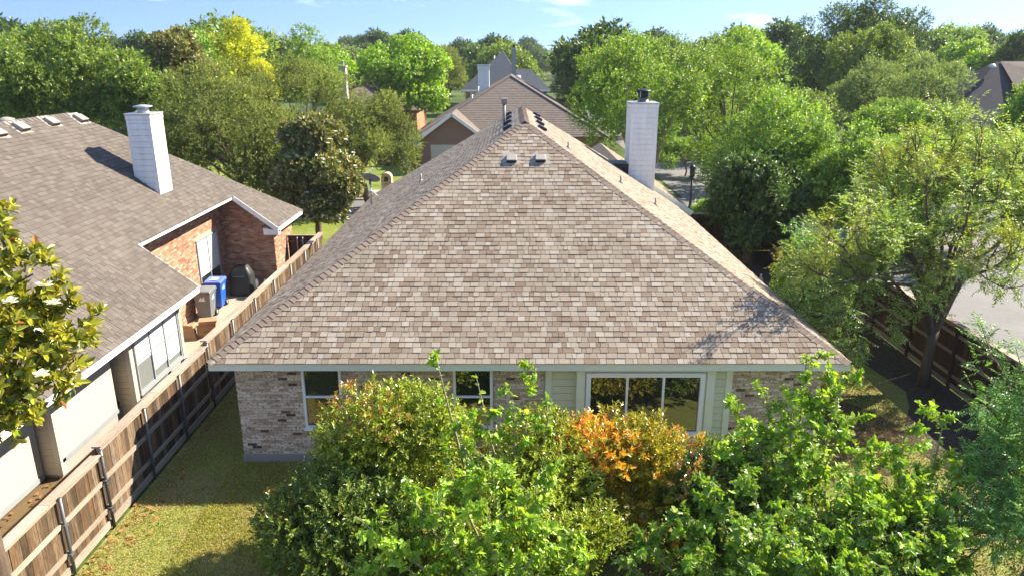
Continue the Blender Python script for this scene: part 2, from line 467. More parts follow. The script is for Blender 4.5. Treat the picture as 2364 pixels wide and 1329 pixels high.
# ------------------------------------------------------------------ building helpers
def shingle_pieces(rng, intervals, slope_len, expo, wlo, whi):
    out = []
    n = int(slope_len / expo)
    for i in range(n):
        s = i * expo
        for a, b in intervals(s + expo * .4):
            x = a - rng.uniform(0, whi)
            while x < b:
                w = rng.uniform(wlo, whi)
                x0, x1 = max(x, a), min(x + w, b)
                if x1 - x0 > .02: out.append((x0, x1, s, rng.random(), x0 == x and x1 == x + w))
                x += w
    return out
def shingle_geometry(pcs, O, ux, us, expo, rng, lap=.035):
    O, ux, us = np.array(O), np.array(ux), np.array(us)
    nn = np.cross(ux, us); nn = nn / np.linalg.norm(nn)
    if nn[2] < 0: nn = -nn
    P = np.array([(p[0], p[1], p[2]) for p in pcs]); R = np.array([p[3] for p in pcs])
    T = np.where(rng.random(len(P)) < .42, .018, .011) + .003 * rng.random(len(P))
    J = (rng.random(len(P)) - .5) * .008
    g = .0045
    def pt(x, s, h): return O + x[:, None] * ux + s[:, None] * us + h[:, None] * nn
    x0, x1, s0 = P[:, 0] + g, P[:, 1] - g, P[:, 2] + J
    s1 = P[:, 2] + expo + lap
    V = np.stack([pt(x0, s0, T * 0), pt(x1, s0, T * 0), pt(x1, s0, T), pt(x0, s0, T), pt(x1, s1, T * 0 + .003), pt(x0, s1, T * 0 + .003)], 1)
    f = np.array([(0, 1, 2, 3), (3, 2, 4, 5)])
    # small side cheeks as degenerate-free triangles stored as quads
    f = np.array([(0, 1, 2, 3), (3, 2, 4, 5), (1, 4, 2, 2), (0, 3, 5, 5)])[:2]
    Fc = (np.arange(len(P))[:, None, None] * 6 + f[None]).reshape(-1, 4)
    return V.reshape(-1, 3), Fc, np.repeat(R, 2), nn
def shingle_field(name, pcs, O, ux, us, expo, mat, parent, seed):
    rng = np.random.default_rng(seed)
    V, Fc, R, nn = shingle_geometry(pcs, O, ux, us, expo, rng)
    off = np.array(WLOC[parent.name])
    o = link(name, np_mesh(name, V - off, Fc, mat, extra=R), parent); o['kind'] = 'stuff'
    return o
SHM = {}
def shingle_mesh(w, mat, expo=.143, t=.013):
    k = (round(w, 3), mat.name, t)
    if k not in SHM:
        mb = MB(); s1 = expo + .035
        mb.hexa([(.0045, 0, 0), (w - .0045, 0, 0), (w - .0045, s1, .0), (.0045, s1, .0), (.0045, 0, t), (w - .0045, 0, t), (w - .0045, s1, .0035), (.0045, s1, .0035)])
        SHM[k] = mb.mesh('shingle', mat)
    return SHM[k]
def single_shingle(parent, O, ux, us, x, s, w, mat, t):
    ux, us = Vector(ux), Vector(us); nn = ux.cross(us)
    if nn.z < 0: nn = -nn
    p = Vector(O) + ux * x + us * s
    Mx = Matrix(((ux.x, us.x, nn.x, p.x), (ux.y, us.y, nn.y, p.y), (ux.z, us.z, nn.z, p.z), (0, 0, 0, 1)))
    return place('shingle', shingle_mesh(w, mat, t=t), parent, Mx)
def roof_plane(parent, O, ux, us, intervals, slope_len, mat, seed, singles=0, expo=.143, wlo=.12, whi=.34, see=None):
    """singles: how many of the nearest shingles become parts of their own; the rest are joined"""
    rng = random.Random(seed)
    pcs = []
    widths = (.10, .14, .17, .20, .24)
    n = int(slope_len / expo)
    for i in range(n):
        s = i * expo
        for a, b in intervals(s + expo * .4):
            x = a - rng.uniform(0, .3)
            while x < b:
                w = rng.choice(widths)
                x0, x1 = max(x, a), min(x + w, b)
                if x1 - x0 > .02: pcs.append((x0, x1, s, rng.random(), x0 == x and x1 == x + w, w))
                x += w
    if singles:
        c = Vector((0, 0, HC))
        def d(p):
            q = Vector(O) + Vector(ux) * p[0] + Vector(us) * p[2]
            return (q - c).length if (see is None or see(q)) else 1e9
        full = sorted([p for p in pcs if p[4]], key=d)[:singles]
        keep = set(id(p) for p in full)
        for p in full:
            single_shingle(parent, O, ux, us, p[0], p[2], p[5], mat, .018 if rng.random() < .4 else .012)
        pcs = [p for p in pcs if id(p) not in keep]
    shingle_field('shingles', pcs, O, ux, us, expo, mat, parent, seed)
def hip_caps(parent, a, b, na, nb, mat, expo=.15, wid=.15, name='hip_cap', lift=.024):
    """bent cap pieces from a up to b; na, nb: normals of the two slopes"""
    a, b = Vector(a), Vector(b); h = (b - a).normalized()
    na, nb = Vector(na), Vector(nb)
    sa = na.cross(h).normalized(); sb = h.cross(nb).normalized()
    up = (na + nb).normalized()
    if sa.dot(sb) > .999: sa = -sa
    # make sure they point down their own slopes
    if sa.z > 0: sa = -sa
    if sb.z > 0: sb = -sb
    ln = expo + .09; t = .014
    mb = MB()
    o = h * 0
    def sec(p, lift, th):
        return [p + sa * wid + na * lift, p + up * (lift * 1.1), p + sb * wid + nb * lift,
                p + sa * wid + na * (lift + th), p + up * (lift + th) * 1.1, p + sb * wid + nb * (lift + th)]
    s0, s1 = sec(o, lift, t), sec(h * ln, .010, t * .6)
    V = s0 + s1
    F_ = [(3, 4, 10, 9), (4, 5, 11, 10), (0, 1, 4, 3), (1, 2, 5, 4), (0, 3, 9, 6), (2, 8, 11, 5), (1, 0, 6, 7), (2, 1, 7, 8)]
    i = len(mb.v); mb.v += [tuple(p) for p in V]
    for q in F_: mb.f.append(q); mb.sm.append(False)
    me = mb.mesh(name, mat)
    n = int((b - a).length / expo)
    for k in range(n):
        place(name, me, parent, Matrix.Translation(a + h * (k * expo)))
BRM = {}
def brick_wall(parent, O, ux, length, height, nrm, openings, mat, seed, singles=0, see=None, bl=.2, bh=.057, mo=.011, proud=.012, limits=None):
    """running-bond bricks standing proud of the mortar; openings (a0,a1,z0,z1); limits(z)->(a,b)"""
    rng = random.Random(seed)
    O, ux, nrm = Vector(O), Vector(ux), Vector(nrm)
    pcs = []
    z = 0; row = 0
    while z + bh <= height:
        lo, hi = limits(z + bh) if limits else (0, length)
        a = -(bl + mo) * (.5 if row % 2 else 0)
        while a < length:
            segs = [(max(a, lo), min(a + bl, hi))]
            for (o0, o1, q0, q1) in openings:
                if z + bh > q0 and z < q1:
                    ns = []
                    for s0, s1 in segs:
                        if s1 <= o0 or s0 >= o1: ns.append((s0, s1))
                        else:
                            if s0 < o0: ns.append((s0, o0))
                            if s1 > o1: ns.append((o1, s1))
                    segs = ns
            for s0, s1 in segs:
                if s1 - s0 > .03: pcs.append((s0, s1, z, abs(s1 - s0 - bl) < 1e-6))
            a += bl + mo
        z += bh + mo; row += 1
    done = set()
    if singles:
        k = ('b', mat.name, bl)
        if k not in BRM:
            mb = MB(); mb.box(0, bl, -.02, proud, 0, bh); BRM[k] = mb.mesh('brick', mat)
        c = Vector((0, 0, HC))
        def d(p):
            q = O + ux * p[0] + Vector((0, 0, p[2])); return (q - c).length if (see is None or see(q)) else 1e9
        for p in sorted([p for p in pcs if p[3]], key=d)[:singles]:
            q = O + ux * p[0] + Vector((0, 0, p[2])) + nrm * rng.uniform(-.003, .003)
            place('brick', BRM[k], parent, Matrix(((ux.x, nrm.x, 0, q.x), (ux.y, nrm.y, 0, q.y), (0, 0, 1, q.z), (0, 0, 0, 1))))
            done.add(id(p))
    rest = [p for p in pcs if id(p) not in done]
    if not rest: return
    P = np.array([(p[0], p[1], p[2]) for p in rest]); n = len(P)
    r2 = np.random.default_rng(seed); pr = proud + (r2.random(n) - .5) * .006
    O_, u_, n_ = np.array(O), np.array(ux), np.array(nrm); zz = np.array((0, 0, 1.0))
    def pt(a, z, h): return O_ + a[:, None] * u_ + z[:, None] * zz + h[:, None] * n_
    b0 = np.zeros(n)
    V = np.stack([pt(P[:, 0], P[:, 2], b0), pt(P[:, 1], P[:, 2], b0), pt(P[:, 1], P[:, 2] + bh, b0), pt(P[:, 0], P[:, 2] + bh, b0),
                  pt(P[:, 0], P[:, 2], pr), pt(P[:, 1], P[:, 2], pr), pt(P[:, 1], P[:, 2] + bh, pr), pt(P[:, 0], P[:, 2] + bh, pr)], 1).reshape(-1, 3)
    f = np.array([(4, 5, 6, 7), (0, 1, 5, 4), (1, 2, 6, 5), (2, 3, 7, 6), (3, 0, 4, 7)])
    Fc = (np.arange(n)[:, None, None] * 8 + f[None]).reshape(-1, 4)
    o = link('bricks', np_mesh('bricks', V - np.array(WLOC[parent.name]), Fc, mat, extra=np.repeat(r2.random(n), 5)), parent)
    o['kind'] = 'stuff'
def siding_boards(parent, O, ux, nrm, length, z0, z1, mat, exposure=.18, limits=None, t=.030):
    O, ux, nrm = Vector(O), Vector(ux), Vector(nrm)
    z = z0
    while z < z1 - .02:
        zt = min(z + exposure, z1)
        a0, a1 = (0, length)
        a0b, a1b = a0, a1
        if limits:
            r = limits(z); r2 = limits(zt)
            if r is None or r2 is None: z = zt; continue
            a0, a1 = r; a0b, a1b = r2
        def p(a, zz, h): return O + ux * a + nrm * h + Vector((0, 0, zz))
        mb = MB()
        mb.hexa([p(a0, z, 0), p(a1, z, 0), p(a1, z, t), p(a0, z, t), p(a0b, zt - .016, 0), p(a1b, zt - .016, 0), p(a1b, zt - .016, .010), p(a0b, zt - .016, .010)])
        mb.build('siding_board', mat, parent)
        z = zt
def box_part(name, mat, parent, x0, x1, y0, y1, z0, z1, bevel=0, label=None):
    mb = MB(); mb.box(x0, x1, y0, y1, z0, z1); return mb.build(name, mat, parent, bevel, label=label)
def frame_ring(O, ux, uz, nrm, w, h, t, d, d0=0.0):
    """a rectangular frame of four mitred bars as one mesh"""
    O, ux, uz, nrm = Vector(O), Vector(ux), Vector(uz), Vector(nrm)
    mb = MB()
    def p(a, b, c): return O + ux * a + uz * b + nrm * c
    for (a0, a1, b0, b1) in ((0, t, 0, h), (w - t, w, 0, h), (t, w - t, 0, t), (t, w - t, h - t, h)):
        mb.hexa([p(a0, b0, d0), p(a1, b0, d0), p(a1, b0, d), p(a0, b0, d), p(a0, b1, d0), p(a1, b1, d0), p(a1, b1, d), p(a0, b1, d)])
    return mb
def window(parent, O, ux, nrm, w, h, cols, rows, fmat, gmat, t=.06, d=.05, bar=.045, shades=None, sill=True):
    """window > pane (each), bar, sill ; O bottom-left on the wall face"""
    O, ux, nrm = Vector(O), Vector(ux), Vector(nrm); uz = Vector((0, 0, 1))
    wo = frame_ring(O, ux, uz, nrm, w, h, t, d, -.05).build('window', fmat, parent)
    def p(a, b, c): return O + ux * a + uz * b + nrm * c
    cx = [t + (w - 2 * t) * k / cols for k in range(cols + 1)]
    rz = [t + (h - 2 * t) * k / rows for k in range(rows + 1)]
    for i in range(cols):
        for j in range(rows):
            mb = MB(); g = 0.002
            mb.hexa([p(cx[i] + g, rz[j] + g, -.04), p(cx[i + 1] - g, rz[j] + g, -.04), p(cx[i + 1] - g, rz[j] + g, .006), p(cx[i] + g, rz[j] + g, .006),
                     p(cx[i] + g, rz[j + 1] - g, -.04), p(cx[i + 1] - g, rz[j + 1] - g, -.04), p(cx[i + 1] - g, rz[j + 1] - g, .006), p(cx[i] + g, rz[j + 1] - g, .006)])
            mb.build('pane', gmat, wo)
            if shades and shades.get((i, j)):
                f0 = shades[(i, j)]
                zb = rz[j] + (rz[j + 1] - rz[j]) * (1 - f0)
                mb = MB(); c0, c1 = .009, .018
                mb.hexa([p(cx[i] + .012, zb, c0), p(cx[i + 1] - .012, zb, c0), p(cx[i + 1] - .012, zb, c1), p(cx[i] + .012, zb, c1),
                         p(cx[i] + .012, rz[j + 1] - .01, c0), p(cx[i + 1] - .012, rz[j + 1] - .01, c0), p(cx[i + 1] - .012, rz[j + 1] - .01, c1), p(cx[i] + .012, rz[j + 1] - .01, c1)])
                mb.build('screen', M['shade'], wo)
    for c in cx[1:-1]:
        mb = MB(); mb.hexa([p(c - bar / 2, t, 0), p(c + bar / 2, t, 0), p(c + bar / 2, t, d - .008), p(c - bar / 2, t, d - .008), p(c - bar / 2, h - t, 0), p(c + bar / 2, h - t, 0), p(c + bar / 2, h - t, d - .008), p(c - bar / 2, h - t, d - .008)])
        mb.build('mullion', fmat, wo)
    for r in rz[1:-1]:
        for i in range(cols):
            mb = MB(); x0, x1 = cx[i] + (bar / 2 if i else 0), cx[i + 1] - (bar / 2 if i < cols - 1 else 0)
            mb.hexa([p(x0, r - bar / 2, 0), p(x1, r - bar / 2, 0), p(x1, r - bar / 2, d - .012), p(x0, r - bar / 2, d - .012), p(x0, r + bar / 2, 0), p(x1, r + bar / 2, 0), p(x1, r + bar / 2, d - .012), p(x0, r + bar / 2, d - .012)])
            mb.build('meeting_rail', fmat, wo)
    if sill:
        mb = MB(); mb.hexa([p(-.03, -.05, -.02), p(w + .03, -.05, -.02), p(w + .03, -.05, d + .03), p(-.03, -.05, d + .03), p(-.03, -.004, -.02), p(w + .03, -.004, -.02), p(w + .03, -.004, d + .03), p(-.03, -.004, d + .03)])
        mb.build('sill', fmat, wo)
    return wo
def roof_vent(parent, p, up, n, side, w=.30, l=.30, h=.13, hood='vent_body'):
    """slant-back box vent: hood open downslope"""
    p, up, n, side = Vector(p), Vector(up), Vector(n), Vector(side)
    def q(a, s, z): return p + side * a + up * s + n * z
    mb = MB()
    mb.hexa([q(-w / 2 - .1, -.08, .022), q(w / 2 + .1, -.08, .022), q(w / 2 + .1, l + .12, .022), q(-w / 2 - .1, l + .12, .022), q(-w / 2 - .1, -.08, .03), q(w / 2 + .1, -.08, .03), q(w / 2 + .1, l + .12, .03), q(-w / 2 - .1, l + .12, .03)])
    v = mb.build('roof_vent', M['vent_body'], parent)
    mb = MB()
    mb.hexa([q(-w / 2, 0, .05), q(w / 2, 0, .05), q(w / 2, l, .03), q(-w / 2, l, .03), q(-w / 2 + .01, .0, h), q(w / 2 - .01, .0, h), q(w / 2 - .02, l - .05, h * .85), q(-w / 2 + .02, l - .05, h * .85)])
    mb.build('hood', M[hood], v, bevel=.012)
    mb = MB()
    mb.hexa([q(-w / 2 + .02, -.012, .04), q(w / 2 - .02, -.012, .04), q(w / 2 - .02, -.004, .04), q(-w / 2 + .02, -.004, .04), q(-w / 2 + .02, -.012, h - .025), q(w / 2 - .02, -.012, h - .025), q(w / 2 - .02, -.004, h - .025), q(-w / 2 + .02, -.004, h - .025)])
    mb.build('opening', M['black'], v)  # black plate painting the dark inside; the hood itself is solid
    return v
def vent_pipe(parent, p, h, r=.03, mat=None, base=True):
    mb = MB(); p = Vector(p)
    mb.tube([p - Vector((0, 0, .05)), p + Vector((0, 0, h))], r, 10)
    o = mb.build('vent_pipe', mat or M['vent_body'], parent)
    if base:
        mb = MB(); mb.lathe(p, [(.09, -.03), (.085, .02), (.05, .09), (r + .004, .11)], 12); mb.build('pipe_boot', M['vent_body'], o)
    return o

# ------------------------------------------------------------------ the brick house in the middle
EX0, EX1, EY0, EY1, EZ, RX, RZ = -6.56, 7.29, 14.65, 34.9, 2.58, 0.365, 7.1
RUN = (EX1 - EX0) / 2
PIT = math.atan2(RZ - EZ, RUN); cp, sp = cos(PIT), sin(PIT)
SL = RUN / cp
AY0, AY1 = EY0 + RUN, EY1 - RUN
house = thing('brick_house', (RX, 15, 0), 'single storey pale brick house with large tan shingled hip roof in the middle', 'house')
mb = MB(); mb.box(-6.14, 6.88, 15.012, 34.5, 0, 2.42)
wall = mb.build('wall', M['mortar'], house)
brick_wall(wall, (-6.15, 15.012, .19), (1, 0, 0), 6.88, 2.26, (0, -1, 0), [(1.48, 2.38, .66, 2.4), (4.84, 5.74, .66, 2.4)], M['brick'], 3, singles=300)
brick_wall(wall, (4.90, 15.012, .19), (1, 0, 0), 1.98, 2.26, (0, -1, 0), [], M['brick'], 4)
brick_wall(wall, (-6.14, 34.4, .19), (0, -1, 0), 19.4, 2.26, (-1, 0, 0), [], M['brick'], 5)
brick_wall(wall, (6.88, 15.1, .19), (0, 1, 0), 19.3, 2.26, (1, 0, 0), [], M['brick'], 6)
box_part('foundation', M['concrete'], house, -6.17, 6.91, 14.97, 34.45, -.05, .175)
window(house, (-4.67, 15.0, .86), (1, 0, 0), (0, -1, 0), .88, 1.55, 1, 2, M['vinyl'], M['glass'])
window(house, (-1.31, 15.0, .86), (1, 0, 0), (0, -1, 0), .88, 1.55, 1, 2, M['vinyl'], M['glass'])
siding_boards(house, (.74, 15.005, .2), (1, 0, 0), (0, -1, 0), 4.15, 0, 2.22, M['siding'], .17)
for xx in (.74, 4.75):
    box_part('corner_trim', M['trim'], house, xx, xx + .14, 14.955, 15.0, .2, 2.42)
bx = box_part('window_box', M['siding'], house, 1.42, 4.46, 14.82, 15.0, .66, 2.42)
for xx in (1.42, 4.28):
    box_part('box_trim', M['trim'], bx, xx, xx + .18, 14.78, 14.818, .72, 2.42)
box_part('box_head', M['trim'], bx, 1.60, 4.28, 14.785, 14.818, 2.33, 2.42)
box_part('box_ledge', M['trim'], bx, 1.38, 4.50, 14.74, 14.818, .63, .715)
window(house, (1.63, 14.82, .76), (1, 0, 0), (0, -1, 0), 2.60, 1.54, 3, 1, M['vinyl'], M['glass'], t=.10, d=.06, bar=.05, sill=False)
# soffit and fascia boards
mb = MB(); mb.box(EX0 + .03, EX1 - .03, EY0 + .03, EY1 - .03, 2.42, 2.45); mb.build('soffit', M['soffit'], house)
for (x0, x1, y0, y1) in ((EX0, EX1, EY0, EY0 + .025), (EX0, EX1, EY1 - .025, EY1), (EX0, EX0 + .025, EY0 + .026, EY1 - .026), (EX1 - .025, EX1, EY0 + .026, EY1 - .026)):
    box_part('fascia', M['trim'], house, x0, x1, y0, y1, 2.405, 2.565)
# roof deck, shingles, caps
c00, c10, c11, c01 = (EX0 - .01, EY0 - .01, EZ - .01), (EX1 + .01, EY0 - .01, EZ - .01), (EX1 + .01, EY1 + .01, EZ - .01), (EX0 - .01, EY1 + .01, EZ - .01)
a0, a1 = (RX, AY0, RZ - .005), (RX, AY1, RZ - .005)
mb = MB()
mb.poly([c00, c10, a0]); mb.poly([c10, c11, a1, a0]); mb.poly([c11, c01, a1]); mb.poly([c01, c00, a0, a1])
mb.poly([c01, c11, c10, c00])
roof = mb.build('roof', M['underlay'], house)
NB, NL, NR, NF = Vector((0, -sp, cp)), Vector((-sp, 0, cp)), Vector((sp, 0, cp)), Vector((0, sp, cp))
roof_plane(roof, (EX0, EY0 - .03, EZ), (1, 0, 0), (0, cp, sp), lambda s: [(s * cp + .02, EX1 - EX0 - s * cp - .02)], SL, M['shingle'], 11, singles=300)
roof_plane(roof, (EX0 - .03, EY0, EZ), (0, 1, 0), (cp, 0, sp), lambda s: [(s * cp + .02, EY1 - EY0 - s * cp - .02)], SL, M['shingle'], 12)
roof_plane(roof, (EX1 + .03, EY0, EZ), (0, 1, 0), (-cp, 0, sp), lambda s: [(s * cp + .02, EY1 - EY0 - s * cp - .02)], SL, M['shingle'], 13)
roof_plane(roof, (EX0, EY1 + .03, EZ), (1, 0, 0), (0, -cp, sp), lambda s: [(s * cp + .02, EX1 - EX0 - s * cp - .02)], SL, M['shingle'], 14)
A0, A1 = Vector((RX, AY0, RZ)), Vector((RX, AY1, RZ))
hip_caps(roof, (EX0, EY0, EZ + .0), A0, NB, NL, M['cap'], name='hip_cap')
hip_caps(roof, (EX1, EY0, EZ + .0), A0, NB, NR, M['cap'], name='hip_cap')
hip_caps(roof, A0 - Vector((0, .12, 0)), A1, NL, NR, M['cap'], name='ridge_cap', lift=.013, wid=.17)
def on(plane, x, y):
    p0, n = {'B': ((EX0, EY0, EZ), NB), 'L': ((EX0, EY0, EZ), NL), 'R': ((EX1, EY0, EZ), NR)}[plane]
    return at_plane(x, y, p0, n)
UB, UL, UR = Vector((0, cp, sp)), Vector((cp, 0, sp)), Vector((-cp, 0, sp))
for (x, y) in ((1181, 378), (1248, 377)):
    roof_vent(roof, on('B', x, y), UB, NB, (1, 0, 0))
for k in range(4):  # black hood colour stands in for dark openings facing the camera
    y = 22.5 + 1.75 * k
    roof_vent(roof, (RX - .58, y, RZ - .58 * sp / cp), UL, NL, (0, -1, 0), w=.30, l=.30, h=.13, hood='black_metal')
    roof_vent(roof, (RX + .62, y, RZ - .62 * sp / cp), UR, NR, (0, 1, 0), w=.30, l=.30, h=.13, hood='black_metal')
for pl, x, y, h, r in (('L', 972, 421, .28, .03), ('R', 1312, 345, .22, .03), ('R', 1433, 425, .26, .03), ('R', 1513, 476, .26, .03), ('R', 1756, 648, .2, .03)):
    vent_pipe(roof, on(pl, x, y), h, r)
# tall flue with a square cowl
q = Vector((RX - .62, 24.3, RZ - .62 * sp / cp))
fl = vent_pipe(roof, q, .72, .055, M['vent_body'])
mb = MB(); mb.box(q.x - .09, q.x + .11, q.y - .1, q.y + .1, q.z + .74, q.z + .90); mb.build('flue_cowl', M['metal_tan'], fl, bevel=.01)
mb = MB(); mb.box(q.x - .06, q.x + .08, q.y - .112, q.y - .103, q.z + .77, q.z + .87); mb.build('cowl_grille', M['vent_body'], fl)
for x, y, h in ((1073, 332, .32), (1054, 338, .15)):
    q = at_y(x, y, 33.0)
    q.z = EZ + min(q.x - EX0, EY1 - q.y) * sp / cp
    vent_pipe(roof, q, h, .05, M['metal_light'])
# small white gable over the entrance seen across the front slope
mb = MB()
g = Vector((-2.95, 34.0, 0))
za, zb_ = 4.05, 3.35
mb.hexa([(g.x - .75, g.y, 2.9), (g.x + .75, g.y, 2.9), (g.x + .75, g.y + 1.6, 2.9), (g.x - .75, g.y + 1.6, 2.9), (g.x - .02, g.y, 3.72), (g.x + .02, g.y, 3.72), (g.x + .02, g.y + 1.6, 3.72), (g.x - .02, g.y + 1.6, 3.72)])
mb.build('entrance_gable', M['white'], house)
# wing with a gable end on the far right side
wy0, wy1, wx, we, wz, rz_ = 31.3, 39.0, 4.6, 7.75, 2.5, 2.5 + 3.15 * sp / cp
mb = MB()
mb.poly([(wx, wy0, rz_), (we, wy0, wz), (we, wy1, wz), (wx, wy1, rz_)])
mb.poly([(wx, wy0, rz_), (wx, wy1, rz_), (wx - 3.15, wy1, wz), (wx - 3.15, wy0, wz)])
mb.poly([(wx, wy0, rz_ - .02), (wx - 3.15, wy0, wz - .02), (we, wy0, wz - .02)])
wing = mb.build('wing_roof', M['underlay'], house)
roof_plane(wing, (we, wy0, wz), (0, 1, 0), (-cp, 0, sp), lambda s: [(0, wy1 - wy0)], 3.15 / cp, M['shingle'], 15)
mb = MB(); mb.beam((wx, wy0 - .02, rz_ - .1), (we + .02, wy0 - .02, wz - .1), .05, .2); mb.build('fascia', M['trim'], house)
mb = MB(); mb.box(6.95, 7.45, wy0 + .35, wy1, 0, 2.4); w2 = mb.build('wing_wall', M['mortar'], house)
brick_wall(w2, (6.95, wy0 + .35, .1), (1, 0, 0), .5, 2.3, (0, -1, 0), [], M['brick'], 16)
mb = MB(); mb.box(6.95, we, wy0 + .02, wy0 + .34, 2.3, 2.42); mb.build('eave_return', M['trim'], house)

def chimney(parent, x0, x1, y0, y1, zf, zt, mat, tmat, bsize, name='chimney'):
    """boarded chimney: core, boards on the near and right and left faces, corner boards, top; zf(x,y) roof height"""
    zlow = min(zf(x0, y0), zf(x1, y0), zf(x0, y1), zf(x1, y1)) - .15
    c = box_part(name, mat, parent, x0 + .02, x1 - .02, y0 + .02, y1 - .02, zlow, zt - .1)
    n = int((zt - .12 - zlow) / bsize)
    siding_boards(c, (x0 + .09, y0 + .02, zlow), (1, 0, 0), (0, -1, 0), x1 - x0 - .18, 0, zt - .2 - zlow, mat, bsize)
    siding_boards(c, (x1 - .02, y0 + .09, zlow), (0, 1, 0), (1, 0, 0), y1 - y0 - .18, 0, zt - .2 - zlow, mat, bsize)
    siding_boards(c, (x0 + .02, y1 - .09, zlow), (0, -1, 0), (-1, 0, 0), y1 - y0 - .18, 0, zt - .2 - zlow, mat, bsize)
    for (a, b2) in ((x0, y0), (x1 - .09, y0), (x0, y1 - .09), (x1 - .09, y1 - .09)):
        box_part('corner_board', tmat, c, a, a + .09, b2, b2 + .09, zlow, zt - .19)
    box_part('frieze_board', tmat, c, x0 - .012, x1 + .012, y0 - .012, y1 + .012, zt - .188, zt - .06)
    box_part('chimney_top', M['metal_light'], c, x0 - .03, x1 + .03, y0 - .03, y1 + .03, zt - .058, zt, bevel=.008)
    return c
zR = lambda x, y: EZ + (EX1 - x) * sp / cp
ch = chimney(house, 4.72, 5.80, 29.9, 31.1, zR, 7.12, M['white'], M['white'], .21)
cx_, cy_ = 5.28, 30.45
mb = MB(); mb.lathe((cx_, cy_, 7.12), [(.28, 0), (.22, .03), (.17, .13), (.16, .18)], 18); mb.build('flue_collar', M['steel'], ch)
mb = MB(); mb.lathe((cx_, cy_, 7.12), [(.22, .18), (.22, .42)], 18); mb.build('flue_screen', M['black'], ch)
for k in range(3):
    mb = MB(); mb.lathe((cx_, cy_, 7.12 + .19 + .095 * k), [(.235, 0), (.25, .008), (.235, .02)], 18); mb.build('screen_band', M['black_metal'], ch)
for k in range(4):
    a = k * pi / 2 + .8
    box_part('screen_bar', M['metal_light'], ch, cx_ + .235 * cos(a) - .012, cx_ + .235 * cos(a) + .012, cy_ + .235 * sin(a) - .012, cy_ + .235 * sin(a) + .012, 7.30, 7.54)
mb = MB(); mb.lathe((cx_, cy_, 7.54), [(.29, 0), (.29, .02), (.2, .06), (.02, .09)], 18); mb.build('flue_lid', M['black_metal'], ch)
mb = MB(); z0 = zR(4.72, 30)
mb.hexa([(4.0, 29.88, zR(4.0, 0) - .02), (4.72, 29.88, zR(4.72, 0) - .02), (4.72, 31.1, zR(4.72, 0) - .02), (4.0, 31.1, zR(4.0, 0) - .02), (4.0, 29.88, zR(4.0, 0) + .02), (4.72, 29.88, zR(4.0, 0) - .02), (4.72, 31.1, zR(4.0, 0) - .02), (4.0, 31.1, zR(4.0, 0) + .02)])
mb.build('cricket', M['black_metal'], ch)

# ------------------------------------------------------------------ the house on the left
LXE, LZE, LRX, LRZ = -9.0, 2.6, -14.7, 7.06
LP = math.atan2(LRZ - LZE, LXE - LRX); lc, ls = cos(LP), sin(LP); LSL = (LXE - LRX) / lc
Y0, YA, YB, YE = 4.0, 20.15, 27.65, 31.05
XS = -10.62; S1 = (LXE - XS) / lc
HRUN = LXE - LRX
lh = thing('brick_house', (-12, 18, 0), 'grey brown roofed house with cream panels and orange brick beyond the cedar fence', 'house')
zl = lambda x: LZE + (LXE - x) * ls / lc
mb = MB()
def lp(x, y): return (x, y, zl(x) - .012)
yr = 25.05
yeS = YE - (LXE - XS) * (YE - yr) / HRUN
mb.poly([lp(LXE, Y0), lp(LXE, YA), lp(XS, YA), lp(XS, Y0)])
mb.poly([lp(XS, Y0), lp(XS, yeS), lp(LRX, yr), lp(LRX, Y0)])
mb.poly([lp(LXE, YB), lp(LXE, YE), lp(XS, yeS), lp(XS, YB)])
mb.poly([lp(LXE, YE), (2 * LRX - LXE, YE, LZE - .012), lp(LRX, yr)])
mb.poly([lp(LRX, Y0), lp(LRX, yr), (2 * LRX - LXE, YE, LZE - .012), (2 * LRX - LXE, Y0, LZE - .012)])
lroof = mb.build('roof', M['underlay'], lh)
def linv(s):
    run = s * lc
    ye = YE - run * (YE - yr) / HRUN
    if s < S1: return [(0, YA - Y0)] + ([(YB - Y0, ye - Y0)] if ye > YB else [])
    return [(0, ye - Y0)]
def seen(q):
    r = q - Vector((0, 0, HC)); d = r.y * CS - r.z * SN
    x = 1182 + F * r.x / d; y = 664.5 + F * (-r.z * CS - r.y * SN) / d
    return 0 < x < 2364 and 0 < y < 1329 and not (x < 200 and y > 560)
roof_plane(lroof, (LXE + .03, Y0, LZE), (0, 1, 0), (-lc, 0, ls), linv, LSL, M['shingle_grey'], 21, singles=300, see=seen)
hip_caps(lroof, (LRX, Y0 + 4, LRZ), (LRX, yr, LRZ), (ls, 0, lc), (-ls, 0, lc), M['shingle_grey'], name='ridge_cap', expo=.2)
NFr = Vector((0, HRUN * 0 + ls, lc))
hip_caps(lroof, (LXE, YE, LZE), (LRX, yr, LRZ), (ls, 0, lc), (0, ls, lc), M['shingle_grey'], name='hip_cap', expo=.2)
# fascia boards along the eaves and the stepped rakes
def fascia(a, b):
    mb = MB(); mb.beam(a, b, .03, .17); mb.build('fascia', M['white'], lh)
fascia((LXE + .005, Y0, LZE - .09), (LXE + .005, YA, LZE - .09))
fascia((XS + .005, YA, zl(XS) - .09), (XS + .005, YB, zl(XS) - .09))
fascia((LXE + .005, YB, LZE - .09), (LXE + .005, YE, LZE - .09))
fascia((XS - .1, YB - .02, zl(XS - .1) - .09), (LXE + .02, YB - .02, LZE - .09))
fascia((XS, YA + .02, zl(XS) - .09), (LXE, YA + .02, LZE - .09))
mb = MB(); mb.hexa([(LXE - .55, YB - .03, LZE - .28), (LXE + .02, YB - .03, LZE - .28), (LXE + .02, YB + .3, LZE - .28), (LXE - .55, YB + .3, LZE - .28), (LXE - .55, YB - .03, LZE - .02), (LXE + .02, YB - .03, LZE - .12), (LXE + .02, YB + .3, LZE - .12), (LXE - .55, YB + .3, LZE - .02)])
mb.build('eave_return', M['white'], lh)
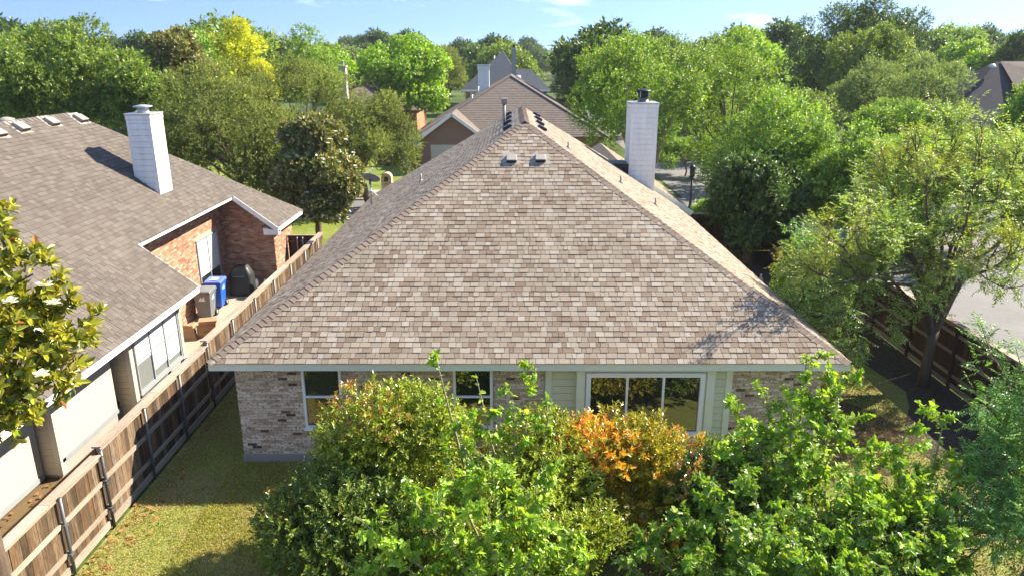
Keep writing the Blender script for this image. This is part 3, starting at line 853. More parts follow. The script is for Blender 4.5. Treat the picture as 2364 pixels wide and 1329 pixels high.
# near wing wall with stepped bays of cream panel and lap boards
mb = MB(); mb.box(-20, -10.36, Y0, YA - .3, 0, 3.5); mb.build('wall', M['cream_siding'], lh)
box_part('soffit', M['soffit'], lh, -10.4, LXE - .03, Y0, YA - .03, 2.40, 2.43)
def bay(xf, y0, y1, zb):
    c = box_part('bay', M['cream_siding'], lh, -10.35, xf - .02, y0 + .02, y1, zb + .0, 2.40)
    return c
b1 = bay(-10.30, Y0, 14.25, .10)
box_part('panel', M['cream'], b1, -10.318, -10.29, 11.7, 14.2, .16, 2.39, label='flat cream board panel')
box_part('panel', M['cream'], b1, -10.318, -10.29, 8.5, 11.66, .16, 2.39)
box_part('base_board', M['grey_frame'], b1, -10.318, -10.27, 8.5, 14.2, .04, .15)
b2_ = bay(-9.90, 14.25, 16.75, .38)
box_part('panel', M['cream'], b2_, -9.918, -9.885, 14.42, 16.70, .46, 2.39, label='flat cream board panel')
box_part('base_board', M['grey_frame'], b2_, -9.918, -9.87, 14.3, 16.72, .36, .45)
box_part('corner_board', M['cream'], b2_, -9.99, -9.87, 14.22, 14.415, .10, 2.39)
siding_boards(b2_, (-10.34, 14.27, .10), (1, 0, 0), (0, -1, 0), .36, 0, 2.3, M['cream_siding'], .16)
box_part('plinth', M['concrete'], lh, -10.34, -9.95, 14.3, YA - .3, -.02, .36)
b3 = bay(-9.55, 17.0, YA - .25, .52)
siding_boards(b3, (-9.99, 17.02, .10), (1, 0, 0), (0, -1, 0), .34, 0, 2.3, M['cream_siding'], .16)
box_part('corner_board', M['cream'], b3, -9.64, -9.52, 16.97, 17.14, .10, 2.39)
box_part('corner_board', M['cream'], b3, -9.64, -9.52, YA - .36, YA - .22, .10, 2.39)
window(lh, (-9.56, 17.22, .62), (0, 1, 0), (1, 0, 0), 2.5, 1.70, 3, 2, M['grey_frame'], M['glass_pale'], t=.05, d=.05, shades={(0, 1): 1, (1, 1): 1, (2, 1): 1, (1, 0): .72, (2, 0): .8, (0, 0): .12})
# recess of orange brick
mb = MB(); mb.box(-20, -11.32, YA - .3, 28.5, 0, 4.1)
rw = mb.build('wall', M['mortar_tan'], lh)
brick_wall(rw, (-11.32, YA - .3, .05), (0, 1, 0), 28.32 - YA + .3, 4.0, (1, 0, 0), [(5.7, 7.7, .42, 2.65), (2.9, 3.35, 1.6, 2.2)], M['brick_orange'], 31)
window(lh, (-11.32, YA - .3 + 5.72, .46), (0, 1, 0), (1, 0, 0), 1.96, 2.1, 2, 1, M['grey_frame'], M['glass'], t=.06, d=.05, shades={(0, 0): .66, (1, 0): .66})
window(lh, (-11.32, YA - .3 + 2.92, 1.64), (0, 1, 0), (1, 0, 0), .42, .55, 1, 1, M['grey_frame'], M['black'], t=.05, d=.04)
mb = MB()
mb.poly([(-11.32, 28.3, 0), (-9.4, 28.3, 0), (-9.4, 28.3, 2.42), (-11.32, 28.3, 3.9)]); 
mb.poly([(-9.4, 28.3, 0), (-9.4, 30.7, 0), (-9.4, 30.7, 2.42), (-9.4, 28.3, 2.42)])
mb.poly([(-9.4, 30.7, 0), (-20, 30.7, 0), (-20, 30.7, 2.42), (-9.4, 30.7, 2.42)])
fw = mb.build('wall', M['mortar_tan'], lh)
brick_wall(fw, (-11.30, 28.3, .05), (1, 0, 0), 1.90, 3.9, (0, -1, 0), [], M['brick_orange'], 32, limits=lambda z: (0, min(1.9, 1.9 - (z - 2.45) / .78)) if z > 2.45 else (0, 1.9))
brick_wall(fw, (-9.4, 28.3, .05), (0, 1, 0), 2.4, 2.36, (1, 0, 0), [], M['brick_orange'], 33)
zL = lambda x, y: zl(x)
lch = chimney(lh, -12.24, -11.47, 23.85, 24.75, zL, 7.15, M['white'], M['white'], .19)
mb = MB(); mb.lathe((-11.86, 24.3, 7.15), [(.2, 0), (.17, .05), (.17, .16)], 18); mb.build('flue', M['metal_light'], lch)
mb = MB(); mb.lathe((-11.86, 24.3, 7.31), [(.16, 0), (.29, .015), (.29, .05), (.06, .09)], 20); mb.build('flue_lid', M['metal_light'], lch)
NLh, ULh = Vector((ls, 0, lc)), Vector((-lc, 0, ls))
for (x, y) in ((4, 318), (58, 305), (128, 292), (194, 284)):
    p = at_plane(x, y, (LXE, 0, LZE), NLh)
    roof_vent(lroof, p, ULh, NLh, (0, 1, 0), w=.42, l=.36, h=.15)
p = Vector((LRX - .75, 23.0, LRZ - .55))
vt = vent_pipe(lroof, p, .3, .13, M['metal_light'], base=False)
mb = MB(); mb.lathe(p + Vector((0, 0, .3)), [(.14, 0), (.24, .06), (.27, .15), (.22, .25), (.06, .3)], 14); mb.build('turbine_head', M['vent_body'], vt)

# ------------------------------------------------------------------ fences
def fence_section(parent, x, y0, y1, zt, side, lit, posts, seed, wmat, cap=True, kick=True, rails=(.42, 1.02), bw=.142, zb=.03, steel=True):
    """boards along y at x; rails and posts on the side +1/-1 in x"""
    rng = random.Random(seed)
    ms = []
    for j in range(3):
        mb = MB(); h = zt - zb
        mb.box(-.009, .009, .0025, bw - .0025, 0, h - .01 * j); ms.append(mb.mesh('board', wmat))
    y = y0
    while y < y1 - .03:
        lean = rng.uniform(-.006, .006)
        place('board', ms[rng.randrange(3)], parent, Matrix.Translation((x + rng.uniform(-.005, .005), y, zb)) @ Matrix.Rotation(lean, 4, 'X'))
        y += bw
    for z in rails:
        mb = MB(); yy = sorted([y0] + [p for p in posts if y0 < p < y1] + [y1])
        for a, b in zip(yy[:-1], yy[1:]):
            mb = MB(); dz = rng.uniform(-.012, .012); dz2 = rng.uniform(-.012, .012)
            sx = x + side * .030
            mb.beam((sx, a + .012, z + dz), (sx, b - .012, z + dz2), .038, .088); mb.build('rail', M['rail'], parent)
    if kick:
        yy = sorted([y0] + [p for p in posts if y0 < p < y1] + [y1])
        for a, b in zip(yy[:-1], yy[1:]):
            mb = MB(); mb.beam((x + side * .03, a + .01, .10), (x + side * .03, b - .01, .10), .036, .15); mb.build('kick_board', M['rail'], parent)
    if cap:
        y = y0
        while y < y1 - .1:
            e = min(y + 2.4, y1)
            mb = MB(); mb.box(x - .085, x + .105, y + .003, e - .003, zt + .004, zt + .042); mb.build('cap_board', M['cap_board'], parent, bevel=.006)
            mb = MB(); mb.box(x + side * .012 - .0, x + side * .05, y + .003, e - .003, zt - .09, zt + .002) if side > 0 else mb.box(x - .05, x - .012, y + .003, e - .003, zt - .09, zt + .002)
            mb.build('trim_board', M['cap_board'], parent)
            y = e
    for p in posts:
        if y0 - .05 <= p <= y1 + .05:
            if steel:
                mb = MB(); mb.tube([(x + side * .085, p, -.1), (x + side * .085, p, zt - .02)], .030, 10)
                po = mb.build('post', M['steel'], parent)
                mb = MB(); mb.lathe((x + side * .085, p, zt - .02), [(.034, 0), (.034, .02), (.012, .045)], 10); mb.build('post_cap', M['steel'], po)
                for z in rails:
                    mb = MB(); mb.box(x + side * .085 - .036, x + side * .085 + .036, p - .05, p + .05, z - .025, z + .025); mb.build('bracket', M['steel'], po)
            else:
                mb = MB(); mb.box(x + side * .055 - .045, x + side * .055 + .045, p - .045, p + .045, -.1, zt - .03); mb.build('post', wmat, parent)
fl_ = thing('wooden_fence', (-7.93, 18, 0), 'weathered cedar board fence with steel posts and stepped cap beside the patio', 'fence')
lposts = [7.5, 9.3, 11.12, 12.50, 14.25, 15.98, 17.68, 19.5, 21.4, 23.3, 25.2, 27.1, 29.0]
fence_section(fl_, -7.96, 6.0, 12.46, 1.60, 1, True, lposts, 1, M['wood'])
fence_section(fl_, -7.96, 12.50, 17.64, 1.74, 1, True, lposts, 2, M['wood'], rails=(.45, 1.05))
fence_section(fl_, -7.96, 17.68, 29.9, 1.86, 1, True, lposts, 3, M['wood'], rails=(.5, 1.1))
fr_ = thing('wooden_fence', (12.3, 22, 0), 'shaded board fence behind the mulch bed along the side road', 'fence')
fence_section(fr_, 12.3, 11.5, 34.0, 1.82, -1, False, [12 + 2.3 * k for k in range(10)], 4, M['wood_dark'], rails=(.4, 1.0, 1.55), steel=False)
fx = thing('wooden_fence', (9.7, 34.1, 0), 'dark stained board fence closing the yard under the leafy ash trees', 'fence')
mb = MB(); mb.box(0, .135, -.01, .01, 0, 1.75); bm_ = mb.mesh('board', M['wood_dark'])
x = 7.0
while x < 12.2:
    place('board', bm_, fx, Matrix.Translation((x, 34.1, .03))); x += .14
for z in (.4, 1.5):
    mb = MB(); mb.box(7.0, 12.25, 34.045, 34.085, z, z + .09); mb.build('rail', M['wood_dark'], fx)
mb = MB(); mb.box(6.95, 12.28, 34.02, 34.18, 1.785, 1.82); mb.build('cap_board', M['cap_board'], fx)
gt = thing('wooden_gate', (-8.6, 29.95, 0), 'dark brown board gate with steel posts between the orange brick house and the fence', 'gate')
mb = MB(); mb.box(0, .135, -.01, .01, 0, 1.68); bm_ = mb.mesh('board', M['wood_dark'])
x = -9.36
while x < -8.05:
    place('board', bm_, gt, Matrix.Translation((x, 29.97, .05))); x += .14
for z in (.35, 1.45):
    mb = MB(); mb.box(-9.36, -7.98, 29.915, 29.955, z, z + .09); mb.build('rail', M['wood_dark'], gt)
mb = MB(); mb.beam((-8.55, 29.93, .44), (-8.05, 29.93, 1.44), .035, .09, (0, 1, 0)); mb.build('brace', M['wood_dark'], gt)
mb = MB(); mb.box(-9.38, -7.9, 29.9, 30.05, 1.735, 1.765); mb.build('cap_board', M['cap_board'], gt)
for px_ in (-8.95, -8.72):
    mb = MB(); mb.tube([(px_, 29.85, 0), (px_, 29.85, 1.7)], .03, 10); mb.build('post', M['steel'], gt)
mb = MB(); mb.tube([(-9.0, 29.85, .9), (-8.67, 29.85, .9)], .018, 8); mb.build('crossbar', M['steel'], gt)

# ------------------------------------------------------------------ houses across the street
bh = thing('brick_house', (-.1, 66, 0), 'brown roofed brick house with a garage gable across the street', 'house')
AX, AYr, AZr = -.1, 69.2, 7.15
hx0, hx1, hy0, hz = -8.1, 7.9, 61.3, 2.55
mb = MB(); mb.box(hx0 + .4, hx1 - .4, hy0 + .4, 84, 0, 2.5); mb.build('wall', M['brick_far'], bh)
def slab(name, mat, parent, polys):
    mb = MB()
    for p in polys: mb.poly(p)
    return mb.build(name, mat, parent)
hr = slab('roof', M['far_roof'], bh, [[(hx0, hy0, hz), (hx1, hy0, hz), (AX, AYr, AZr)], [(hx0, hy0, hz), (AX, AYr, AZr), (AX, 78, AZr), (hx0, 86, hz)], [(hx1, hy0, hz), (hx1, 86, hz), (AX, 78, AZr), (AX, AYr, AZr)], [(hx0, 86, hz), (AX, 78, AZr), (hx1, 86, hz)], [(hx0, hy0, hz - .02), (hx0, 86, hz - .02), (hx1, 86, hz - .02), (hx1, hy0, hz - .02)]])
for a, b in (((hx0, hy0, hz + .03), (AX, AYr, AZr + .04)), ((hx1, hy0, hz + .03), (AX, AYr, AZr + .04))):
    mb = MB(); mb.beam(a, b, .3, .06); mb.build('hip_cap', M['far_roof'], hr)
# rows of shingle courses as low steps so the plane keeps its lines
mb = MB()
for k in range(1, 34):
    t = k / 35; y = hy0 + (AYr - hy0) * t; z = hz + (AZr - hz) * t; h = (hx1 - hx0) / 2 * (1 - t)
    mb.poly([(AX - h, y, z + .005), (AX + h, y, z + .005), (AX + h, y + .004, z + .03), (AX - h, y + .004, z + .03)])
    t2 = (k + 1) / 35; y2 = hy0 + (AYr - hy0) * t2; z2 = hz + (AZr - hz) * t2; h2 = (hx1 - hx0) / 2 * (1 - t2)
    mb.poly([(AX - h, y + .004, z + .03), (AX + h, y + .004, z + .03), (AX + h2, y2, z2 + .006), (AX - h2, y2, z2 + .006)])
co = mb.build('shingle_courses', M['far_roof'], hr, kind='stuff')
# garage gable
gx0, gx1, gy = -7.75, -1.75, 59.6
gpx, gpz, gez = -4.75, 4.55, 2.35
mb = MB(); mb.poly([(gx0 + .3, gy, 0), (gx1 - .3, gy, 0), (gx1 - .3, gy, gez + .1), (gpx, gy, gpz - .2), (gx0 + .3, gy, gez + .1)])
mb.poly([(gx0 + .3, gy, 0), (gx0 + .3, gy, gez + .1), (gx0 + .3, 64, gez + .1), (gx0 + .3, 64, 0)])
gw = mb.build('gable_wall', M['brick_far'], bh)
slab('gable_roof', M['far_roof'], bh, [[(gx0, gy - .4, gez), (gpx, gy - .4, gpz), (gpx, 66.5, gpz), (gx0, 66.5, gez)], [(gx1, gy - .4, gez), (gx1, 66.5, gez), (gpx, 66.5, gpz), (gpx, gy - .4, gpz)]])
for a, b in (((gx0 - .1, gy - .42, gez - .12), (gpx, gy - .42, gpz - .06)), ((gx1 + .1, gy - .42, gez - .12), (gpx, gy - .42, gpz - .06))):
    mb = MB(); mb.beam(a, b, .05, .24); mb.build('fascia', M['white'], bh)
box_part('eave_return', M['white'], bh, gx0 - .1, gx0 + .55, gy - .4, gy - .1, gez - .35, gez - .05)
gd = box_part('garage_door', M['cream'], bh, -6.5, -2.6, gy - .06, gy - .01, .02, 2.1)
for k in range(4):
    box_part('door_panel', M['cream'], gd, -6.45, -2.65, gy - .085, gy - .062, .06 + .51 * k, .53 + .51 * k)
mb = MB(); mb.box(-6.7, -2.4, gy - .03, gy, 2.12, 2.36)
mb.build('brick_lintel', M['brick_far'], bh)
wc = box_part('chimney', M['white'], bh, -3.35, -2.25, 75.4, 76.4, 4.6, 7.9)
box_part('chimney_top', M['metal_light'], wc, -3.45, -2.15, 75.3, 76.5, 7.92, 8.02)
box_part('chimney_trim', M['trim'], wc, -3.4, -2.2, 75.35, 75.39, 7.55, 7.9)
for x, y in ((1104, 213), (1090, 232)):
    p = at_y(x, y, 70); vent_pipe(hr, p - Vector((0, 0, .5)), 1.0, .06, M['metal_light'], base=False)
mb = MB(); mb.lathe((.55, 71.5, 6.75), [(.3, 0), (.3, .25), (.15, .4)], 12); mb.build('turbine_vent', M['metal_light'], hr)

gh = thing('grey_roof_house', (-.8, 100, 0), 'two storey brick house with steep slate grey roof behind the brown roof', 'house')
Yg = 98
def gp(x, y, d=0): return tuple(at_y(x, y, Yg + d))
ez = at_y(1068, 207, Yg).z
mb = MB(); xl_, xr_ = at_y(1074, 207, Yg).x, at_y(1262, 207, Yg).x
mb.box(xl_, xr_, Yg + .5, Yg + 14, 0, ez); mb.build('wall', M['brick_far'], gh)
pk = Vector(gp(1161, 117, 5)); 
xa, xb = at_y(1064, 207, Yg).x, at_y(1270, 207, Yg).x
mid = Vector(gp(1131, 150, 3))
gr_ = slab('roof', M['slate_roof'], gh, [
    [(xa, Yg, ez), (at_y(1215, 207, Yg).x, Yg, ez), tuple(pk)],
    [(xa, Yg, ez), tuple(pk), (pk.x, Yg + 10, pk.z), (xa, Yg + 15, ez)],
    [(at_y(1215, 207, Yg).x, Yg, ez), (at_y(1215, 207, Yg).x, Yg + 15, ez), (pk.x, Yg + 10, pk.z), tuple(pk)]])
rg = Vector(gp(1226, 160, 3)); rl = Vector(gp(1185, 160, 3))
slab('wing_roof', M['slate_roof'], gh, [
    [(at_y(1180, 208, Yg).x, Yg - .3, ez), (xb, Yg - .3, ez), tuple(rg), tuple(rl)],
    [(xb, Yg - .3, ez), (xb, Yg + 10, ez), tuple(rg)], [tuple(rl), tuple(rg), (rg.x, Yg + 10, ez), (rl.x, Yg + 10, ez)]])
box_part('fascia', M['white'], gh, xa, xb, Yg - .36, Yg - .31, ez - .25, ez)
for (x0, x1) in ((1086, 1094), (1097, 1105), (1238, 1258)):
    a, b = at_y(x0, 232, Yg), at_y(x1, 212, Yg)
    window(gh, (a.x, Yg + .5, a.z), (1, 0, 0), (0, -1, 0), b.x - a.x, b.z - a.z - .15, 1, 2, M['vinyl'], M['glass'], t=.08)
c0, c1 = at_y(1181, 185, Yg - 1), at_y(1191, 113, Yg - 1)
tc_ = box_part('chimney', M['grey_frame'], gh, c0.x, c1.x, Yg - 1, Yg - .3, ez - 3, c1.z)
box_part('chimney_top', M['metal_light'], tc_, c0.x - .08, c1.x + .08, Yg - 1.08, Yg - .22, c1.z + .002, c1.z + .12)
box_part('chimney_pot', M['black_metal'], tc_, c0.x + .12, c1.x - .12, Yg - .85, Yg - .45, c1.z + .122, c1.z + .5)
roof_vent(gr_, pk + Vector((-.1, -.75, -1.2)), (0, .72, .69), (0, -.69, .72), (1, 0, 0), w=.7, l=.6, h=.3)
p = Vector(gp(1141, 135, 4)); vent_pipe(gr_, p - Vector((0, 0, .8)), 1.1, .07, M['metal_light'], base=False)

# dark roofed house at the right
dh = thing('grey_roof_house', (44, 66, 0), 'dark grey hip roofed house at the right beyond the side road', 'house')
D0 = 62
e0 = at_y(2180, 300, D0); pk1 = at_y(2300, 143, D0 + 6.5); pk2 = at_y(2460, 143, D0 + 6.5)
xr2 = pk2.x + 8
slr = slab('roof', M['dark_roof'], dh, [
    [(e0.x, D0, e0.z), (xr2, D0, e0.z), tuple(pk2), tuple(pk1)],
    [(e0.x, D0, e0.z), tuple(pk1), (e0.x, D0 + 13, e0.z)], [tuple(pk2), (xr2, D0, e0.z), (xr2, D0 + 13, e0.z)],
    [(e0.x, D0 + 13, e0.z), tuple(pk1), tuple(pk2), (xr2, D0 + 13, e0.z)]])
q0, q1 = at_y(2300, 212, D0 + 2), at_y(2298, 143, D0 + 5)
ridge_y = D0 + 4.6
gx = at_y(2345, 212, D0).x
slab('gable_roof', M['far_roof'], dh, [[(pk1.x + .3, pk1.y - .1, pk1.z + .03), (pk1.x + 9, pk1.y - .1, pk1.z + .03), (pk1.x + 9, D0 + 1.2, pk1.z - 2.7), (pk1.x - .1, D0 + 2.4, pk1.z - 2.6)]])
box_part('wall', M['brick_far'], dh, e0.x + .5, xr2 - .5, D0 + .5, D0 + 12.5, 0, e0.z)
box_part('fascia', M['white'], dh, e0.x, xr2, D0 - .05, D0 - .01, e0.z - .2, e0.z)
mb = MB(); mb.lathe(Vector(at_y(2290, 155, D0 + 5)) - Vector((0, 0, .2)), [(.3, 0), (.33, .25), (.2, .42), (.05, .46)], 12); mb.build('turbine_vent', M['metal_light'], slr)
vent_pipe(slr, at_y(2235, 183, D0 + 3), .95, .06, M['metal_light'], base=False)
df = thing('wooden_fence', (38, 58, 0), 'short reddish brown fence in front of the dark grey roofed house', 'fence')
a_, b_ = at_y(2166, 299, 58), at_y(2236, 299, 58)
x = a_.x
mb = MB(); mb.box(0, .19, -.012, .012, 0, a_.z); bm_ = mb.mesh('board', M['wood_dark'])
while x < b_.x + 3:
    place('board', bm_, df, Matrix.Translation((x, 58, 0))); x += .2
mb = MB(); mb.box(a_.x - .1, b_.x + 3.1, 57.9, 58.1, a_.z + .004, a_.z + .06); mb.build('cap_board', M['cap_board'], df)

# house glimpsed behind the live oaks at the left, and orange brick one behind the maple
oh = thing('brick_house', (-20, 78, 0), 'house mostly hidden behind the live oaks, its pale chimney showing', 'house')
c0 = at_y(780, 195, 76); c1 = at_y(797, 156, 76)
box_part('wall', M['white'], oh, c0.x - 5, c0.x + 3, 78, 88, 0, 4.8)
slab('roof', M['far_roof'], oh, [[(c0.x - 5.5, 77.5, 4.8), (c0.x + 3.5, 77.5, 4.8), (c0.x - 1, 83, 7.4)], [(c0.x - 5.5, 77.5, 4.8), (c0.x - 1, 83, 7.4), (c0.x - 5.5, 88.5, 4.8)], [(c0.x + 3.5, 77.5, 4.8), (c0.x + 3.5, 88.5, 4.8), (c0.x - 1, 83, 7.4)]])
cc = box_part('chimney', M['cream'], oh, c0.x, c1.x, 76, 76.8, 3.5, c1.z)
box_part('chimney_top', M['cream'], cc, c0.x - .08, c1.x + .08, 75.92, 76.88, c1.z + .002, c1.z + .15)
box_part('flue', M['metal_tan'], cc, c0.x + .2, c1.x - .2, 76.2, 76.6, c1.z + .152, c1.z + .5)
mh = thing('brick_house', (-13, 96, 0), 'orange brick house standing behind the bright green maple', 'house')
a_ = at_y(905, 292, 92); b_ = at_y(962, 262, 92)
box_part('wall', M['brick_far_orange'], mh, a_.x - 3, b_.x, 92, 102, 0, b_.z + .4)
slab('roof', M['far_roof'], mh, [[(a_.x - 3.5, 91.5, b_.z + .4), (b_.x + .5, 91.5, b_.z + .4), (b_.x - 4, 97, b_.z + 3.6)], [(b_.x + .5, 91.5, b_.z + .4), (b_.x + .5, 102, b_.z + .4), (b_.x - 4, 97, b_.z + 3.6)], [(a_.x - 3.5, 91.5, b_.z + .4), (b_.x - 4, 97, b_.z + 3.6), (a_.x - 3.5, 102, b_.z + .4)]])
wf = thing('picket_fence', (-10, 70, 0), 'pale picket fence running back beside the brown roofed garage', 'fence')
mb = MB(); mb.box(-.012, .012, 0, .13, 0, 1.5); bm_ = mb.mesh('picket', M['rail'])
for k in range(46):
    place('picket', bm_, wf, Matrix.Translation((-8.6 - .02 * k, 66 + .2 * k, 0.1)))
mb = MB(); mb.beam((-8.57, 66, .5), (-9.49, 75.2, .5), .05, .1); mb.build('rail', M['rail'], wf)
# ------------------------------------------------------------------ small things
p = on('L', 857, 474)
sd = thing('satellite_dish', p, 'grey satellite dish on a short mast at the left roof edge', 'satellite dish')
mb = MB(); mb.box(p.x - .09, p.x + .09, p.y - .09, p.y + .09, p.z - .06, p.z + .045); mb.build('foot', M['metal_light'], sd, bevel=.01)
top = at_y(855, 425, p.y)
mb = MB(); mb.tube([p, (top.x, p.y, top.z)], .035, 10); mb.build('mast', M['metal_light'], sd)
mb = MB(); mb.box(top.x - .1, top.x + .06, p.y - .05, p.y + .05, p.z + .5, p.z + .58); mb.build('clamp', M['metal_light'], sd, bevel=.008)
for dx in (.28, .38):
    mb = MB(); mb.tube([(top.x + .03, p.y, p.z + .56), (p.x + dx, p.y + .12, on('L', 857, 474).z + dx * sp / cp + .02)], .013, 8); mb.build('strut', M['metal_light'], sd)
dc = Vector((top.x, p.y + .1, top.z + .16))
dn = Vector((.15, .62, .77)).normalized()
u = dn.orthogonal().normalized(); u = Vector((1, 0, 0)) - dn * dn.x; u.normalize(); w_ = dn.cross(u)
V, Fc = [], []
rings = 6; seg = 28
for i in range(rings + 1):
    r = i / rings
    for j in range(seg):
        a = 2 * pi * j / seg
        V.append(dc + u * (.37 * r * cos(a)) + w_ * (.34 * r * sin(a)) + dn * (.085 * r * r))
for i in range(rings):
    for j in range(seg):
        j2 = (j + 1) % seg
        Fc.append((i * seg + j, i * seg + j2, (i + 1) * seg + j2, (i + 1) * seg + j))
me = bpy.data.meshes.new('reflector'); off = WLOC[sd.name]
me.from_pydata([tuple(v - off) for v in V], [], Fc); me.materials.append(M['dish'])
me.polygons.foreach_set('use_smooth', [True] * len(Fc)); me.update()
o = link('reflector', me, sd); so = o.modifiers.new('thick', 'SOLIDIFY'); so.thickness = .014
mb = MB(); mb.tube([tuple(dc - dn * .02), tuple(dc - dn * .14), (top.x, p.y, top.z - .02)], .045, 10); mb.build('bracket', M['steel'], sd)
mb = MB(); mb.tube([tuple(dc - w_ * .33 + dn * .07), tuple(dc - w_ * .2 + dn * .42)], .014, 8); mb.build('feed_arm', M['steel'], sd)
mb = MB(); mb.tube([tuple(dc - w_ * .2 + dn * .42), tuple(dc - w_ * .12 + dn * .36)], .035, 10); mb.build('receiver', M['metal_light'], sd)

def wheelie_bin(loc, rz, body, lid, label):
    t = thing('wheelie_bin', loc, label, 'bin', 'wheelie bins by the brick wall', rz)
    z = Vector((0, 0, 0))
    def bb(name, mb, mat, bev=.0, par=None):
        o = link(name, mb.mesh(name, mat), par or t)
        if bev:
            m_ = o.modifiers.new('bevel', 'BEVEL'); m_.width = bev; m_.segments = 2
        return o
    mb = MB(); mb.hexa([(-.22, -.24, .06), (.22, -.24, .06), (.22, .22, .06), (-.22, .22, .06), (-.29, -.34, .98), (.29, -.34, .98), (.29, .34, .98), (-.29, .34, .98)])
    b = bb('body', mb, body, .03)
    mb = MB(); mb.box(-.31, .31, -.36, .36, .955, .995); bb('rim', mb, body, .01, b)
    mb = MB(); mb.hexa([(-.32, -.38, 1.0), (.32, -.38, 1.0), (.32, .37, 1.0), (-.32, .37, 1.0), (-.29, -.34, 1.06), (.29, -.34, 1.06), (.29, .33, 1.085), (-.29, .33, 1.085)])
    l_ = bb('lid', mb, lid, .02)
    mb = MB(); mb.tube([(-.27, .42, 1.0), (.27, .42, 1.0)], .018, 8); bb('handle', mb, body)
    for s in (-1, 1):
        mb = MB(); mb.tube([(s * .245 - .03, .26, .13), (s * .245 + .03, .26, .13)], .13, 18); wl = bb('wheel', mb, M['tyre'])
        mb = MB(); mb.tube([(s * .245 - .034, .26, .13), (s * .245 + .034, .26, .13)], .06, 12); bb('hub', mb, M['metal_light'], 0, wl)
    mb = MB(); mb.tube([(-.25, .26, .13), (.25, .26, .13)], .015, 8); bb('axle', mb, M['black_metal'])
    # white stamped badge: a wavy band over three short strokes, on the front and the side
    for (f, sgn) in (('x', 1), ('y', -1)):
        mb = MB()
        def P(a, z, h):
            k = (z - .06) / .92
            if f == 'x': return (.22 + .07 * k + h, a, z)
            return (a, -.24 - .10 * k - h, z)
        for j in range(4):
            a0, a1 = -.1 + .05 * j, -.06 + .05 * j
            mb.poly([P(a0, .74, .004), P(a1, .74, .004), P(a1, .79 + .035 * (j % 2) + .01 * j, .004), P(a0, .79 + .035 * (j % 2) + .01 * j, .004)])
        mb.poly([P(-.12, .70, .004), P(.12, .70, .004), P(.11, .735, .004), P(-.11, .735, .004)])
        bb('badge', mb, M['mark'], 0, b)
    return t
bl = wheelie_bin((-10.92, 25.9, .006), .06, M['bin_blue'], M['bin_lid'], 'bright blue wheelie bin with faded lid beside the grey bin')
mb = MB(); mb.box(-.13, .13, -.2, .12, 1.088, 1.092); link('lid_label', mb.mesh('lid_label', M['mark']), bl)
wheelie_bin((-10.86, 24.75, .006), .05, M['bin_grey'], M['bin_grey'], 'grey wheelie bin under the roof edge in front of the blue bin')

t = thing('cardboard_box', (-10.15, 23.0, 0), 'open brown cardboard box on the patio in front of the grey bin', 'box', rz=.25)
def loc_(name, mb, mat, par, bev=0):
    o = link(name, mb.mesh(name, mat), par)
    if bev:
        m_ = o.modifiers.new('bevel', 'BEVEL'); m_.width = bev; m_.segments = 2
    return o
mb = MB()
for (x0, x1, y0, y1) in ((-.3, .3, -.2, -.192), (-.3, .3, .192, .2), (-.3, -.292, -.19, .19), (.292, .3, -.19, .19)): mb.box(x0, x1, y0, y1, .012, .42)
mb.box(-.29, .29, -.19, .19, .012, .02)
loc_('carton', mb, M['card'], t)
for s in (-1, 1):
    mb = MB(); mb.hexa([(-.3, s * .2, .421), (.3, s * .2, .421), (.3, s * .206, .421), (-.3, s * .206, .421), (-.28, s * .36, .50), (.28, s * .36, .50), (.28, s * .366, .505), (-.28, s * .366, .505)])
    loc_('flap', mb, M['card'], t)
mb = MB(); mb.box(-.12, .12, -.204, -.2025, .2, .215); mb.box(-.12, .1, -.204, -.2025, .17, .182); loc_('print', mb, M['ink'], t)
t = thing('paper_bag', (-10.62, 22.7, 0), 'crumpled brown paper bag slumped beside the cardboard box', 'bag', rz=.3)
mb = MB(); mb.hexa([(-.2, -.15, .008), (.2, -.15, .008), (.2, .15, .008), (-.2, .15, .008), (-.17, -.06, .5), (.12, -.12, .46), (.18, .1, .55), (-.14, .12, .48)])
o = loc_('bag_body', mb, M['card'], t)
m_ = o.modifiers.new('sub', 'SUBSURF'); m_.subdivision_type = 'SIMPLE'; m_.levels = 3; m_.render_levels = 3
tex = bpy.data.textures.new('crumple', 'CLOUDS'); tex.noise_scale = .12
m_ = o.modifiers.new('crumple', 'DISPLACE'); m_.texture = tex; m_.strength = .07; m_.mid_level = .5

t = thing('covered_grill', (-10.5, 27.45, .006), 'barbecue under a black fabric cover against the orange brick corner', 'grill cover')
rng = np.random.default_rng(5)
prof = []
nseg = 40; lev = [(0, .46, .33), (.12, .47, .34), (.45, .45, .32), (.80, .42, .29), (.88, .40, .27), (1.02, .32, .24), (1.14, .24, .18), (1.17, .10, .08)]
V, Fc = [], []
for i, (z, a, b) in enumerate(lev):
    for j in range(nseg):
        th = 2 * pi * j / nseg
        c_, s_ = cos(th), sin(th)
        k = (abs(c_) ** 5 + abs(s_) ** 5) ** (-1 / 5)
        fold = 1 + .035 * sin(7 * th + 1.0) * (1 - z / 1.3) + .02 * sin(13 * th)
        V.append((a * c_ * k * fold, b * s_ * k * fold, z + .015 * sin(5 * th + z * 3) * (z > .05)))
for i in range(len(lev) - 1):
    for j in range(nseg):
        j2 = (j + 1) % nseg
        Fc.append((i * nseg + j, i * nseg + j2, (i + 1) * nseg + j2, (i + 1) * nseg + j))
Fc.append(tuple((len(lev) - 1) * nseg + j for j in range(nseg)))
me = bpy.data.meshes.new('cover'); me.from_pydata(V, [], Fc); me.materials.append(M['cover']); me.polygons.foreach_set('use_smooth', [True] * len(Fc)); me.update()
o = link('cover', me, t)
